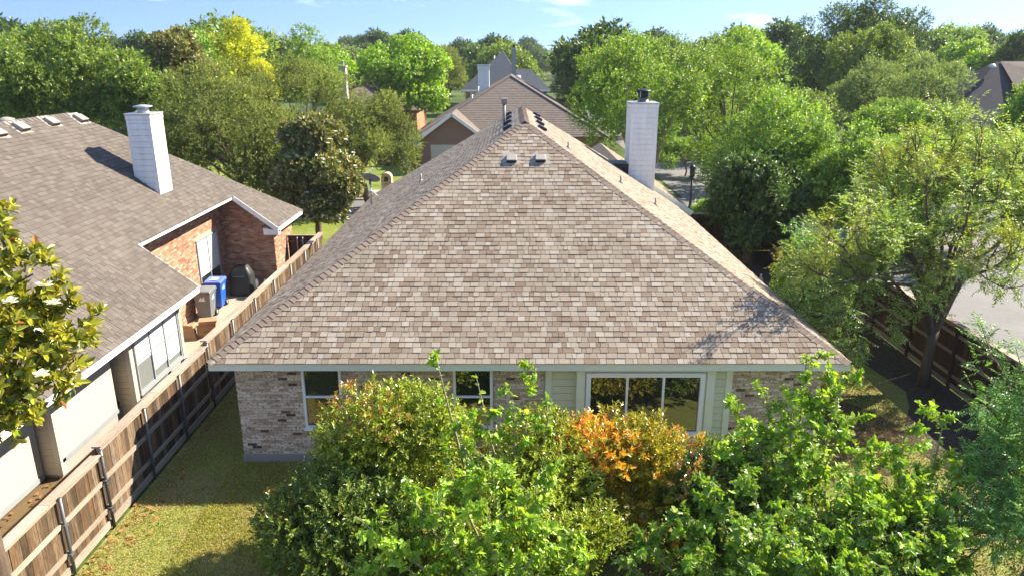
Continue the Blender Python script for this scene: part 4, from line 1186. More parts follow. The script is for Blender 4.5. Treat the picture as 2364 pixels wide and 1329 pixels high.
mb = MB(); mb.beam((-.24, -.345, .8), (.2, -.345, .8), .02, .02); loc_('handle', mb, M['steel'], t)
t = thing('folded_cart', (-9.72, 27.3, .006), 'small folded cart with two white panels standing beside the covered barbecue', 'cart')
for s in (-1, 1):
    mb = MB(); mb.tube([(s * .16, 0, .05), (s * .17, -.02, .55)], .014, 8); loc_('frame_tube', mb, M['chrome'], t)
    mb = MB()
    pts = [(s * .16 + .055 * cos(a), -.035, .5 + .16 * sin(a)) for a in [2 * pi * k / 14 for k in range(14)]]
    mb.poly(pts); mb.poly([(x, y + .02, z) for x, y, z in reversed(pts)])
    for k in range(14):
        a, b = pts[k], pts[(k + 1) % 14]; mb.poly([a, (a[0], a[1] + .02, a[2]), (b[0], b[1] + .02, b[2]), b])
    loc_('panel', mb, M['vinyl'], t)
    mb = MB(); mb.tube([(s * .2 - .02, .02, .09), (s * .2 + .02, .02, .09)], .09, 16); wl = loc_('wheel', mb, M['tyre'], t)
    mb = MB(); mb.tube([(s * .2 - .024, .02, .09), (s * .2 + .024, .02, .09)], .05, 12); loc_('hub', mb, M['chrome'], wl)
for z in (.08, .22, .34):
    mb = MB(); mb.tube([(-.16, -.01, z), (.16, -.01, z + .03)], .012, 8); loc_('crossbar', mb, M['black_metal'] if z > .2 else M['chrome'], t)

# brick mailboxes by the far kerb
def mailbox(loc, label):
    t = thing('brick_mailbox', loc, label, 'mailbox', 'brick mailboxes beside the street')
    w, d, h = .34, .34, 1.15
    mb = MB(); n = 10; pts = [(-w, 0), (w, 0)] + [(w * cos(a), h + w * sin(a)) for a in [pi * k / n for k in range(n + 1)]]
    fr = [(x, -d, z) for x, z in pts]; bk = [(x, d, z) for x, z in pts]
    mb.poly(fr); mb.poly(list(reversed(bk)))
    for k in range(len(pts)):
        k2 = (k + 1) % len(pts); mb.poly([fr[k], bk[k], bk[k2], fr[k2]])
    pier = loc_('pier', mb, M['mortar_tan'], t)
    me = BRM.get('mail')
    if me is None:
        m2 = MB(); m2.box(0, .205, -.012, 0, 0, .065); me = BRM['mail'] = m2.mesh('brick', M['brick_orange'] if False else M['brick'])
    for r in range(15):
        for k in range(3):
            x = -w + .01 + k * .222 - (.0 if r % 2 else .0)
            o = bpy.data.objects.new('brick', me); COL.objects.link(o); o.parent = pier; o.location = (x, -d, .02 + r * .077)
    mb = MB(); pts = [(.13 * cos(a), .13 * sin(a)) for a in [pi * k / 10 for k in range(11)]] + [(-.13, -.2), (.13, -.2)]
    mb.poly([(x, -d - .022, h - .02 + z) for x, z in pts]); loc_('door', mb, M['black_metal'], t)
    return t
m1 = at_z(818, 457); m2_ = at_z(893, 452)
mailbox((m1.x, m1.y + .4, 0), 'arched brick mailbox nearer the magnolia, beside the far kerb')
mailbox((m2_.x, m2_.y + .4, 0), 'arched brick mailbox half hidden by the tan roof edge')
lp0 = at_z(1592, 492); t = thing('lamp_post', (lp0.x, lp0.y, 0), 'dark lamp post standing at the corner of the street', 'lamp post')
mb = MB(); mb.lathe((0, 0, 0), [(.16, 0), (.15, .3), (.09, .5), (.07, 1.0), (.06, 2.0)], 14); loc_('post', mb, M['black_metal'], t)
mb = MB(); mb.lathe((0, 0, 2.0), [(.08, 0), (.2, .08), (.2, .12), (.13, .15)], 12); loc_('collar', mb, M['black_metal'], t)
mb = MB(); mb.lathe((0, 0, 2.16), [(.12, 0), (.17, .2), (.17, .42), (.1, .46)], 12); loc_('lantern', mb, M['black'], t)
mb = MB(); mb.lathe((0, 0, 2.63), [(.21, 0), (.15, .12), (.03, .24)], 12); loc_('lamp_cap', mb, M['black_metal'], t)
q = at_z(947, 378)
t = thing('wheelie_bin', (-8.7, 60.6, 0), 'distant blue bin beside the brown brick garage across the street', 'bin')
mb = MB(); mb.hexa([(-.3, -.3, .05), (.3, -.3, .05), (.3, .3, .05), (-.3, .3, .05), (-.4, -.4, 1.0), (.4, -.4, 1.0), (.4, .4, 1.0), (-.4, .4, 1.0)]); loc_('body', mb, M['bin_blue'], t, .03)
mb = MB(); mb.box(-.42, .42, -.43, .43, 1.003, 1.08); loc_('lid', mb, M['bin_blue'], t, .02)
mb = MB(); mb.tube([(-.3, .3, .12), (.3, .3, .12)], .12, 12); loc_('wheel', mb, M['tyre'], t)
t = thing('wooden_fence', (-9.2, 62.5, 0), 'dark wooden fence panel beside the far garage and blue bin', 'fence')
mb = MB(); mb.box(0, .18, -.01, .01, 0, 1.8); bm_ = mb.mesh('board', M['wood_dark'])
for k in range(22): place('board', bm_, t, Matrix.Translation((-11.4 + .19 * k, 62.5, 0)))

# ------------------------------------------------------------------ foliage machinery
def unit(a): return a / np.maximum(np.linalg.norm(a, axis=-1, keepdims=True), 1e-9)
TEMPL = {
    'diamond': (np.array([(0, 0, 0), (.45, .5, .07), (1, 0, -.06), (.45, -.5, .07)]), np.array([(0, 1, 2, 3)])),
    'oval': (np.array([(0, 0, 0), (1, 0, -.14), (.30, .5, .07), (.72, .40, .02), (.30, -.5, .07), (.72, -.40, .02)]), np.array([(0, 1, 3, 2), (0, 4, 5, 1)])),
    'lobed': (np.array([(0, 0, 0), (1, 0, -.22), (-.12, .34, .02), (.30, .56, .05), (.44, .30, .05), (.78, .30, -.06), (-.12, -.34, .02), (.30, -.56, .05), (.44, -.30, .05), (.78, -.30, -.06)]),
              np.array([(0, 4, 3, 2), (0, 1, 5, 4), (0, 6, 7, 8), (0, 8, 9, 1)])),
}
def leaves_mesh(name, P, D, N, Ln, Wd, col, tmpl, mat, off):
    T, Fq = TEMPL[tmpl]
    D = unit(D); Sd = unit(np.cross(N, D)); Nn = np.cross(D, Sd)
    V = P[:, None, :] + T[None, :, 0:1] * (D * Ln[:, None])[:, None, :] + T[None, :, 1:2] * (Sd * Wd[:, None])[:, None, :] + T[None, :, 2:3] * (Nn * Ln[:, None])[:, None, :]
    m = len(T)
    Fc = (np.arange(len(P))[:, None, None] * m + Fq[None]).reshape(-1, 4)
    return np_mesh(name, V.reshape(-1, 3) - np.array(off), Fc, mat, col=np.repeat(col, len(Fq), 0))
def shoots(rng, B, D, length, k, alpha, droop=0.0, mode='spiral', start=.1, jit=.25):
    """k leaves on each shoot: returns position, direction, normal, shoot index"""
    S = len(B); D = unit(D)
    ref = np.where(np.abs(D[:, 2:3]) > .9, np.array([[1., 0, 0]]), np.array([[0, 0, 1.]]))
    U = unit(np.cross(D, ref)); W_ = np.cross(D, U)
    j = np.tile(np.arange(k), S); idx = np.repeat(np.arange(S), k)
    t = start + (1 - start) * (j + .5) / k
    if mode == 'spiral':
        az = j * 2.4 + np.repeat(rng.random(S) * 6.28, k) + rng.normal(0, .3, S * k)
        R = U[idx] * np.cos(az)[:, None] + W_[idx] * np.sin(az)[:, None]
    else:
        R = U[idx] * np.where(j % 2 == 0, 1., -1.)[:, None]
    P = B[idx] + D[idx] * (np.asarray(length)[idx] * t)[:, None]
    al = alpha * (1.15 - .5 * t)
    Dl = D[idx] * np.cos(al)[:, None] + R * np.sin(al)[:, None] + rng.normal(0, jit, (S * k, 3))
    Dl[:, 2] -= droop
    if mode == 'spiral':
        Nl = D[idx] * np.sin(al)[:, None] - R * np.cos(al)[:, None] + np.array([0, 0, .5]) + rng.normal(0, jit, (S * k, 3))
    else:
        Nl = W_[idx] * np.sign(W_[idx][:, 2:3] + 1e-6) + rng.normal(0, jit, (S * k, 3))
    return P, unit(Dl), unit(Nl), idx
def in_clumps(rng, C, R, n, low=.35, squash=.8, upb=.35):
    w = R ** 2; i = rng.choice(len(C), n, p=w / w.sum())
    d = unit(rng.normal(size=(n, 3))); d[:, 2] += upb * .4; d = unit(d)
    r = low + (1 - low) * rng.random(n) ** .5
    off = d * (R[i] * r)[:, None]; off[:, 2] *= squash
    return C[i] + off, d, i
def palette(rng, n, cols, jit=.18):
    """cols: list of (weight, (r,g,b) sRGB)"""
    w = np.array([c[0] for c in cols], float); w /= w.sum()
    A = np.array([[lin(v) for v in c[1]] for c in cols])
    c = A[rng.choice(len(cols), n, p=w)]
    g = (A[:, 1] > A[:, 0]).mean() > .5
    if g: c = c * np.array((1.48, 1.52, 1.30))
    return np.clip(c * (1 + rng.normal(0, jit, (n, 1))) * (1 + rng.normal(0, jit * .3, (n, 3))), .002, .9)
def envelope(rng, c, R, n, rc, low=-.45, cone=0.0):
    """clump centres spread through an ellipsoid crown"""
    out, rad = [], []
    while len(out) < n:
        d = rng.normal(size=3); d /= np.linalg.norm(d)
        if d[2] < low: continue
        r = .25 + .66 * rng.random() ** .4
        p = np.array([d[0] * R[0] * r, d[1] * R[1] * r, d[2] * R[2] * r])
        if cone: p[:2] *= 1 - cone * max(0, p[2] / R[2])
        out.append(p + c); rad.append(rng.uniform(*rc) * (1.1 - .35 * r))
    return np.array(out), np.array(rad)

SPEC = {  # leaf length, width ratio, leaves per shoot, shoot length, angle, droop, palette, material, template, clump size
    'elm': dict(L=.17, W=.55, k=7, sl=.42, al=.9, dr=.1, pal=[(4, (92, 112, 48)), (3, (112, 128, 58)), (2, (76, 98, 42)), (1, (132, 140, 70))], mat='leafy'),
    'dark_elm': dict(L=.17, W=.55, k=7, sl=.4, al=.9, dr=.1, pal=[(4, (62, 84, 42)), (3, (78, 98, 48)), (2, (52, 74, 38))], mat='leafy'),
    'oak': dict(L=.13, W=.45, k=8, sl=.36, al=.8, dr=.05, pal=[(4, (98, 108, 58)), (3, (116, 122, 70)), (3, (84, 94, 50)), (1, (136, 138, 84))], mat='leafy_soft'),
    'grey_oak': dict(L=.14, W=.45, k=8, sl=.36, al=.8, dr=.05, pal=[(4, (104, 120, 78)), (3, (122, 134, 92)), (2, (88, 104, 66))], mat='leafy_soft'),
    'maple': dict(L=.22, W=.8, k=6, sl=.45, al=1.0, dr=.25, pal=[(4, (108, 138, 30)), (3, (126, 152, 36)), (2, (90, 124, 32)), (1, (150, 164, 44))], mat='leafy'),
    'gold': dict(L=.17, W=.5, k=7, sl=.4, al=.8, dr=.1, pal=[(4, (158, 160, 36)), (3, (176, 172, 44)), (2, (130, 142, 38))], mat='leafy'),
    'ash': dict(L=.15, W=.45, k=8, sl=.42, al=.9, dr=.2, pal=[(4, (96, 124, 48)), (3, (114, 138, 56)), (2, (82, 110, 44)), (1, (140, 156, 72))], mat='leafy'),
    'light': dict(L=.18, W=.55, k=7, sl=.45, al=.9, dr=.1, pal=[(4, (108, 134, 52)), (3, (126, 146, 60)), (2, (92, 120, 48))], mat='leafy'),
    'magnolia': dict(L=.24, W=.42, k=8, sl=.22, al=1.05, dr=.0, pal=[(5, (92, 106, 50)), (3, (116, 126, 64)), (2, (152, 140, 86)), (1.8, (188, 174, 128))], mat='leafy_gloss'),
    'crape': dict(L=.15, W=.55, k=7, sl=.42, al=.9, dr=.1, pal=[(4, (92, 120, 44)), (3, (112, 136, 50)), (2, (78, 106, 42)), (1.3, (148, 154, 58))], mat='leafy'),
}
def limbs(rng, base, top, C, r0, n, name, mat, parent, twig=None, sides=8):
    mb = MB()
    base, top = np.array(base, float), np.array(top, float)
    pts = [base + (top - base) * t + (rng.normal(0, .05, 3) * (0 < t < 1)) for t in np.linspace(0, 1, 5)]
    mb.tube([base + np.array((0, 0, -.15))] + pts, [r0 * 1.35] + [r0 * (1.15 - .45 * t) for t in np.linspace(0, 1, 5)], sides)
    sel = rng.choice(len(C), min(n, len(C)), replace=False)
    for i in sel:
        s = base + (top - base) * rng.uniform(.6, 1.0); e = C[i]
        mid = s * .5 + e * .5 + np.array((0, 0, .12 * np.linalg.norm(e - s))) * rng.uniform(-.4, 1) + rng.normal(0, .12, 3)
        rr = r0 * rng.uniform(.28, .5)
        mb.tube([s, s * .6 + mid * .4, mid, mid * .4 + e * .6, e], [rr, rr * .85, rr * .62, rr * .4, rr * .12], 6, cap=False)
    return mb.build(name, mat, parent)
def tree(name, label, x, Y, zt, zb, Rx, species, seed, Ry=None, clumps=46, nsh=5000, group=None, rc=(.13, .25), trunk=.22, cone=0., low=-.8, bark='bark', cat='tree', leafscale=1.0, stems=1, lean=0.0, shoot_up=.45):
    rng = np.random.default_rng(seed)
    sp_ = SPEC[species]
    Rz = (zt - zb) / 2 ; Ry = Ry or Rx
    c = np.array((x, Y, zb + Rz))
    t = thing(name, (x, Y, 0), label, cat, group)
    C, R = envelope(rng, c, (Rx, Ry, Rz), clumps, (rc[0] * (Rx + Rz) / 2 * 1.25, rc[1] * (Rx + Rz) / 2 * 1.25), low, cone)
    C[:, 2] = np.minimum(C[:, 2], zt - R * .7)
    B, d, i = in_clumps(rng, C, R, nsh, low=.55)
    D = unit(d + np.array((0, 0, shoot_up)) + rng.normal(0, .35, (nsh, 3)))
    ln = sp_['sl'] * rng.uniform(.6, 1.3, nsh) * leafscale
    P, Dl, Nl, idx = shoots(rng, B, D, ln, sp_['k'], sp_['al'], sp_['dr'])
    n = len(P)
    Ll = sp_['L'] * leafscale * rng.uniform(.7, 1.25, n); Wl = Ll * sp_['W'] * rng.uniform(.85, 1.15, n)
    # each clump has its own slight hue, each shoot its own age
    col = palette(rng, n, sp_['pal'], .14)
    cl = (1 + rng.normal(0, .10, (len(C), 1)))[i][idx]; shv = (1 + rng.normal(0, .12, (nsh, 1)))[idx]
    col = np.clip(col * cl * shv, .002, .9)
    o = link('crown', leaves_mesh('crown', P, Dl, Nl, Ll, Wl, col, 'diamond', M[sp_['mat']], (x, Y, 0)), t)
    o['kind'] = 'stuff'
    zt_tr = zb + Rz * .55
    if stems == 1:
        limbs(rng, (x, Y, 0), (x + lean, Y, zt_tr), C, trunk, 16, 'trunk', M[bark], t)
    else:
        for k in range(stems):
            a = 2 * pi * k / stems + .6
            near = C[np.argsort(np.abs(np.arctan2(C[:, 1] - Y, C[:, 0] - x) - ((a + pi) % (2 * pi) - pi)))[:12]]
            limbs(rng, (x + .18 * cos(a), Y + .18 * sin(a), 0), (x + Rx * .38 * cos(a), Y + Rx * .38 * sin(a), zt_tr * rng.uniform(.85, 1.05)), near, trunk * .6, 6, 'trunk', M[bark], t)
    return t
def ptree(name, label, px, Y, yt, yb, wpx, species, seed, **k):
    a, b = at_y(px, yt, Y), at_y(px, yb, Y)
    d = depth_at(px, (yt + yb) / 2, Y)
    return tree(name, label, at_y(px, (yt + yb) / 2, Y).x, Y, a.z, max(b.z, .6), wpx / 2 * d / F, species, seed, **k)
# ------------------------------------------------------------------ trees behind the houses, left to right
T = ptree
T('elm_tree', 'large cedar elm at the far left rising over the left roof ridge', 150, 43, 42, 330, 330, 'elm', 101, clumps=60, nsh=6500, lean=.5)
T('elm_tree', 'elm cut by the left edge of the picture behind the left roof', -20, 46, 72, 330, 230, 'dark_elm', 102, nsh=4200)
T('elm_tree', 'lighter rounded elm between the big cedar elm and the dark magnolia', 318, 42, 120, 330, 190, 'elm', 103, nsh=3600)
T('magnolia_tree', 'dark far magnolia with brownish leaves against the sky', 412, 53, 56, 290, 150, 'magnolia', 104, nsh=3600, leafscale=1.1, rc=(.18, .3))
T('cypress_tree', 'golden yellow tree standing out against the sky', 558, 62, 36, 300, 150, 'gold', 105, nsh=3600, cone=.35, clumps=34, rc=(.14, .24))
T('oak_tree', 'wide olive green live oak behind the left roof end', 540, 40, 150, 470, 350, 'oak', 106, clumps=60, nsh=6500)
T('oak_tree', 'tall live oak in front of the hidden house with pale chimney', 690, 46, 118, 450, 270, 'oak', 107, clumps=50, nsh=5500)
T('oak_tree', 'low spreading live oak overhanging the brick mailboxes', 845, 45, 212, 425, 240, 'oak', 108, nsh=5000, low=-.7, lean=-.8)
T('elm_tree', 'slender bright elm showing above the live oaks', 718, 74, 60, 260, 130, 'light', 109, nsh=3200, cone=.3)
T('elm_tree', 'pale yellow green elm left of the bright maple', 778, 80, 98, 270, 110, 'maple', 110, nsh=2800)
T('maple_tree', 'bright yellow green maple across the street', 938, 86, 80, 282, 222, 'maple', 111, nsh=6000, clumps=52, leafscale=1.2, rc=(.15, .26))
T('elm_tree', 'grey green tree squeezed between the maple and the slate roof', 1030, 104, 108, 235, 90, 'oak', 112, nsh=2600, leafscale=1.4)
T('magnolia_tree', 'magnolia with pale blossoms beside the left roof corner', 726, 36.5, 258, 522, 186, 'magnolia', 113, nsh=5600, clumps=30, rc=(.16, .34), trunk=.16)
mg = [o for o in bpy.data.objects if o.get('label', '').startswith('magnolia with pale')][0]
T('crape_myrtle', 'big leafy tree with several bare stems behind the white chimney', 1492, 49, 58, 385, 345, 'crape', 114, nsh=8000, clumps=70, stems=4, trunk=.3, bark='bark_pale')
T('crape_myrtle', 'rounded green tree with a paler top right of the chimney tree', 1690, 52, 76, 450, 240, 'crape', 115, nsh=5200, clumps=50)
T('elm_tree', 'grey green tree left of the chimney tree beyond the brown roof', 1338, 78, 138, 270, 115, 'grey_oak', 116, nsh=3200)
T('oak_tree', 'tall dark tree highest against the sky at the right', 1972, 76, -14, 290, 300, 'dark_elm', 117, nsh=9000, clumps=64, leafscale=1.3, rc=(.14, .26))
T('oak_tree', 'olive green tree in front of the tallest dark tree', 2000, 68, 66, 270, 210, 'elm', 118, nsh=5200, leafscale=1.2)
T('oak_tree', 'grey green live oak spreading toward the dark grey roof', 2085, 60, 128, 300, 300, 'grey_oak', 119, nsh=6000, clumps=52, leafscale=1.1)
T('elm_tree', 'hazy grey green tree right of the rounded tree', 1775, 88, 138, 280, 150, 'grey_oak', 120, nsh=3000, leafscale=1.4)
T('ash_tree', 'leafy ash beside the right roof slope and back fence', 1790, 35, 218, 600, 300, 'ash', 121, nsh=7000, clumps=64)
T('ash_tree', 'dense dark lower ash hugging the right roof slope', 1735, 32, 360, 640, 230, 'dark_elm', 122, nsh=5200, clumps=44)
T('ash_tree', 'bright green ash in front of the grey green live oak', 2080, 44, 222, 400, 240, 'ash', 123, nsh=4800)
T('ash_tree', 'ash with yellow green top behind the feathery rain tree', 2265, 34, 300, 480, 300, 'ash', 124, nsh=5200)
T('elm_tree', 'bright sprig of a tree at the right edge before the dark grey roof', 2372, 42, 190, 380, 100, 'light', 125, nsh=2600)
T('elm_tree', 'far pale tree at the right skyline beside the tallest tree', 2195, 125, 58, 200, 150, 'light', 126, nsh=3200, leafscale=1.8)
T('elm_tree', 'yellow green tree behind the dark grey roof', 2250, 92, 92, 240, 170, 'maple', 127, nsh=3400, leafscale=1.3)
T('elm_tree', 'dark green tree at the right end of the skyline', 2372, 88, 66, 230, 130, 'dark_elm', 128, nsh=3000, leafscale=1.4)
T('ash_tree', 'young blue green tree in front of the dark ash near the right fence', 1880, 23.5, 560, 790, 160, 'ash', 129, nsh=2600, clumps=24, trunk=.06)
T('shrub', 'yellow green shrub by the lamp post behind the dark yard fence', 1648, 37, 470, 560, 80, 'light', 130, nsh=900, clumps=12, trunk=.05, cat='shrub')
T('oak_tree', 'small live oak filling in under the wide live oak by the roof end', 640, 39, 300, 500, 190, 'oak', 131, nsh=3600)
T('elm_tree', 'dark undergrown tree between the left chimney and the live oak', 440, 44, 200, 400, 170, 'dark_elm', 132, nsh=3400)
T('ash_tree', 'light green ash between the dark ash and the rain tree', 1990, 31, 300, 560, 240, 'ash', 133, nsh=5200)
T('ash_tree', 'pale leafy tree on the verge by the side road', 2130, 38, 300, 470, 200, 'light', 134, nsh=4200)
T('elm_tree', 'tree filling the gap behind the rounded green tree', 1620, 66, 180, 400, 190, 'crape', 135, nsh=4200)
T('elm_tree', 'leafy tree at the foot of the tallest dark tree', 1850, 58, 210, 420, 200, 'elm', 136, nsh=4200)
T('shrub', 'rounded shrub by the pavement beyond the bare stemmed tree', 1585, 57, 322, 400, 190, 'ash', 137, nsh=2200, clumps=20, trunk=.06, cat='shrub')
# white blossoms on the magnolia by the roof corner
rng = np.random.default_rng(7)
mloc = np.array(WLOC[mg.name])
def blossom(parent, p, r, rng, name='blossom'):
    k = 9
    a = np.arange(k) * 2.4
    D = np.stack([np.cos(a), np.sin(a), .35 + .9 * (np.arange(k) / k)], 1)
    N = np.stack([-np.cos(a) * .4, -np.sin(a) * .4, np.ones(k)], 1)
    P = np.repeat(np.array([p]), k, 0)
    col = palette(rng, k, [(1, (238, 234, 218))], .05)
    return link(name, leaves_mesh(name, P, D, N, np.full(k, r), np.full(k, r * .8), col, 'oval', M['petal'], tuple(WLOC[parent.name])), parent)
crown = [c for c in mg.children if c.name.startswith('crown')][0]
for k in range(44):
    a, e = rng.uniform(-2.8, .2), rng.uniform(-.7, 1.2)
    p = mloc + np.array((2.05 * cos(e) * cos(a), 2.05 * cos(e) * sin(a), 3.55 + 2.5 * sin(e) * 1.0))
    blossom(mg, p, .13, rng)

# ------------------------------------------------------------------ distant trees, copies of four kinds, and the woods beyond
def far_proto(name, species, seed, R, H, n):
    rng = np.random.default_rng(seed); sp_ = SPEC[species]
    c = np.array((0, 0, H * .58)); C, Rr = envelope(rng, c, (R, R, H * .42), 22, (R * .24, R * .42), -.6)
    B, d, i = in_clumps(rng, C, Rr, n)
    D = unit(d + np.array((0, 0, .3)) + rng.normal(0, .35, (n, 3)))
    P, Dl, Nl, idx = shoots(rng, B, D, rng.uniform(.5, 1., n), 4, .9)
    col = np.clip(palette(rng, len(P), sp_['pal'], .14) * (1 + rng.normal(0, .1, (22, 1)))[i][idx], .002, .9)
    return leaves_mesh('far_tree', P, Dl, Nl, rng.uniform(.35, .65, len(P)), rng.uniform(.2, .35, len(P)), col, 'diamond', M[sp_['mat']], (0, 0, 0))
protos = [(far_proto('a', 'elm', 301, 5.2, 11, 3200), 'rounded mid green tree in the distant belt of trees', 'mid green trees far off'),
          (far_proto('b', 'light', 302, 5.0, 10.5, 3200), 'rounded light green tree in the distant belt of trees', 'light green trees far off'),
          (far_proto('c', 'dark_elm', 303, 5.5, 12, 3200), 'dark green tree in the distant belt of trees', 'dark green trees far off'),
          (far_proto('d', 'grey_oak', 304, 5.5, 10, 3200), 'grey green oak in the distant belt of trees', 'grey green trees far off')]
rr = random.Random(9)
spots = []
tries = 0
def blocked(x, y):
    if -10 < x < 10 and 57 < y < 90: return True
    if -9 < x < 9 and 90 < y < 116: return True
    if -30 < x < -9 and 70 < y < 106: return True
    if 30 < x < 75 and 55 < y < 80: return True
    if 13 < x < 27 and y < 130: return True
    return False
while len(spots) < 150 and tries < 6000:
    tries += 1
    y = 72 + 250 * rr.random() ** 1.3
    x = rr.uniform(-.74, .78) * y
    if blocked(x, y): continue
    if any((x - a) ** 2 + (y - b) ** 2 < (5.5 + y * .012) ** 2 for a, b, _ in spots): continue
    spots.append((x, y, rr.random()))
def where(x, y):
    d = y * CS + HC * .1; p_ = 1182 + F * x / (y * CS)
    for lim, w in ((120, 'at the far left edge'), (330, 'behind the big cedar elm'), (480, 'behind the dark far magnolia'), (650, 'behind the golden tree'), (830, 'left of the bright maple'), (1050, 'behind the bright maple'), (1290, 'around the slate grey roof'), (1420, 'left of the chimney tree'), (1600, 'behind the tree with bare stems'), (1850, 'left of the tallest dark tree'), (2120, 'behind the tallest dark tree'), (2300, 'behind the dark grey roof')):
        if p_ < lim: return w
    return 'at the far right edge'
tone = ['mid green', 'light green', 'dark green', 'grey green']
for x, y, r in spots:
    i = min(3, int(r * 4)); me = protos[i][0]
    dist = 'nearer' if y < 120 else ('far' if y < 200 else 'farthest')
    o = bpy.data.objects.new('far_tree', me); COL.objects.link(o)
    s = rr.uniform(.8, 1.12) * (1 + y * .0005)
    if abs(x) < 14 and y < 190: s *= .86
    o.location = (x, y, -.3); o.scale = (s * rr.uniform(.9, 1.2), s * rr.uniform(.9, 1.2), s); o.rotation_euler = (0, 0, rr.uniform(0, 6.28))
    w = where(x, y)
    tag(o, '%s rounded %s tree in the distance %s' % (dist, tone[i], w), 'tree', 'distant trees ' + w)
byl = {}
for o in COL.objects:
    if o.name.startswith('far_tree'): byl.setdefault(o['label'], []).append(o)
for lab, os_ in byl.items():
    if len(os_) < 2: continue
    os_.sort(key=lambda o: o.location.x / o.location.y)
    names = {2: ['leftmost', 'rightmost'], 3: ['leftmost', 'middle', 'rightmost']}.get(len(os_), ['leftmost', 'second leftmost', 'third leftmost', 'fourth leftmost', 'fifth leftmost', 'sixth leftmost'][:len(os_) - 1] + ['rightmost'])
    for o, w in zip(os_, names): o['label'] = w + ' ' + lab
rng = np.random.default_rng(77)
n = 2600
Y_ = 300 + 900 * rng.random(n) ** 1.2; X_ = rng.uniform(-.85, .85, n) * Y_
H_ = rng.uniform(8, 13, n) * (1 + (Y_ - 300) * .00035)
Cw = np.stack([X_, Y_, H_ * .55], 1); Rw = rng.uniform(4.5, 8, n)
k = 34
i = np.repeat(np.arange(n), k); d = unit(rng.normal(size=(n * k, 3))); d[:, 2] = np.abs(d[:, 2]) * 1.0 - .15
P = Cw[i] + d * np.stack([Rw, Rw, H_ * .45], 1)[i] * rng.uniform(.75, 1.05, (n * k, 1))
base = palette(rng, n, [(3, (92, 112, 54)), (2, (112, 134, 62)), (2, (76, 98, 48)), (1, (108, 122, 82))], .12)[i]
col = np.clip(base * (1 + rng.normal(0, .14, (n * k, 1))), .002, .9)
D = unit(np.cross(d, rng.normal(size=(n * k, 3)))); N = unit(d + rng.normal(0, .4, (n * k, 3)))
o = link('far_woods', leaves_mesh('far_woods', P, D, N, rng.uniform(1.6, 3.4, n * k), rng.uniform(1.2, 2.4, n * k), col, 'diamond', M['leafy_soft'], (0, 0, 0)))
tag(o, 'far off woods closing the horizon', kind='stuff')

# ------------------------------------------------------------------ foreground shrubs and trees with leaves of their own
def finish(t, name, parts, tmpl, mat, kind='stuff'):
    P, D, N, Ln, Wd, col = [np.concatenate(a) for a in zip(*parts)]
    o = link(name, leaves_mesh(name, P, D, N, Ln, Wd, col, tmpl, mat, tuple(WLOC[t.name])), t)
    o['kind'] = kind
    return o
def photinia(label, x, Y, R, zt, seed, pal, tip, tipcut, nsh=2600, clumps=34, dull=False, name='photinia_bush'):
    """glossy-leaved shrub; tip: palette of new growth, used on shoots where a broad noise is above tipcut and that face up"""
    rng = np.random.default_rng(seed)
    t = thing(name, (x, Y, 0), label, 'bush')
    zc = zt * .5
    C, Rr = envelope(rng, np.array((x, Y, zc)), (R[0], R[1], zt * .5), clumps, (.34, .62), -.7)
    C[:, 2] = np.minimum(C[:, 2], zt - Rr * .75)
    B, d, i = in_clumps(rng, C, Rr, nsh, low=.45, squash=.9)
    D = unit(d + np.array((0, 0, .75)) + rng.normal(0, .25, (nsh, 3)))
    ln = rng.uniform(.13, .27, nsh)
    P, Dl, Nl, idx = shoots(rng, B, D, ln, 9, .95, -.05)
    n = len(P); Ll = rng.uniform(.062, .105, n); Wl = Ll * rng.uniform(.38, .48, n)
    f = rng.normal(0, 1, len(C))[i] * .8 + (B[:, 2] - zc) / zt * 1.6 + rng.normal(0, .35, nsh)
    istip = f > tipcut
    j = np.tile(np.arange(9), nsh)
    new = istip[idx] & (j > 2)
    col = palette(rng, n, pal, .16); col2 = palette(rng, n, tip, .16)
    col[new] = col2[new]
    col = np.clip(col * (1 + rng.normal(0, .10, (len(C), 1)))[i][idx], .002, .9)
    finish(t, 'leaves', [(P, Dl, Nl, Ll, Wl, col)], 'oval', M['leafy_gloss'])
    mb = MB()
    for q in rng.choice(len(C), min(14, len(C)), replace=False):
        e = C[q]; s = np.array((x + rng.normal(0, .15), Y + rng.normal(0, .15), 0)); m_ = s * .45 + e * .55 + np.array((0, 0, .15))
        mb.tube([s, m_, e, e + (0, 0, .3)], [.035, .024, .012, .005], 6, cap=False)
    mb.build('stems', M['bark'], t)
    return t
GRN = [(4, (120, 132, 44)), (3, (140, 148, 54)), (3, (96, 110, 38)), (1, (160, 158, 70))]
DRK = [(4, (86, 104, 40)), (3, (106, 118, 46)), (3, (70, 86, 36)), (1, (124, 128, 58))]
YLW = [(4, (166, 160, 42)), (3, (184, 170, 48)), (3, (136, 140, 42)), (1, (198, 174, 56))]
photinia('tall green photinia with a few reddish tips in front of the left windows', -2.2, 12.1, (1.4, 1.15), 3.3, 201, GRN, [(2, (166, 126, 62)), (1, (176, 106, 70)), (3, (150, 144, 56))], 2.0, nsh=3400, clumps=44)
photinia('dark green bush lowest and furthest left of the foreground bushes', -3.1, 10.75, (1.35, 1.1), 2.15, 202, DRK, [(1, (150, 140, 60))], 2.3, nsh=2600)
photinia('photinia aflame with orange and yellow new leaves before the wide window', 1.95, 11.9, (1.6, 1.15), 2.68, 203, YLW, [(3, (214, 150, 48)), (1.5, (200, 112, 50)), (3, (206, 172, 54)), (.6, (186, 92, 52))], .75, nsh=3400, clumps=40)
photinia('mid green photinia mixed among the mulberry stems at the centre', .15, 10.6, (1.6, 1.2), 2.35, 204, GRN, [(1, (160, 150, 56))], 2.0, nsh=2800)
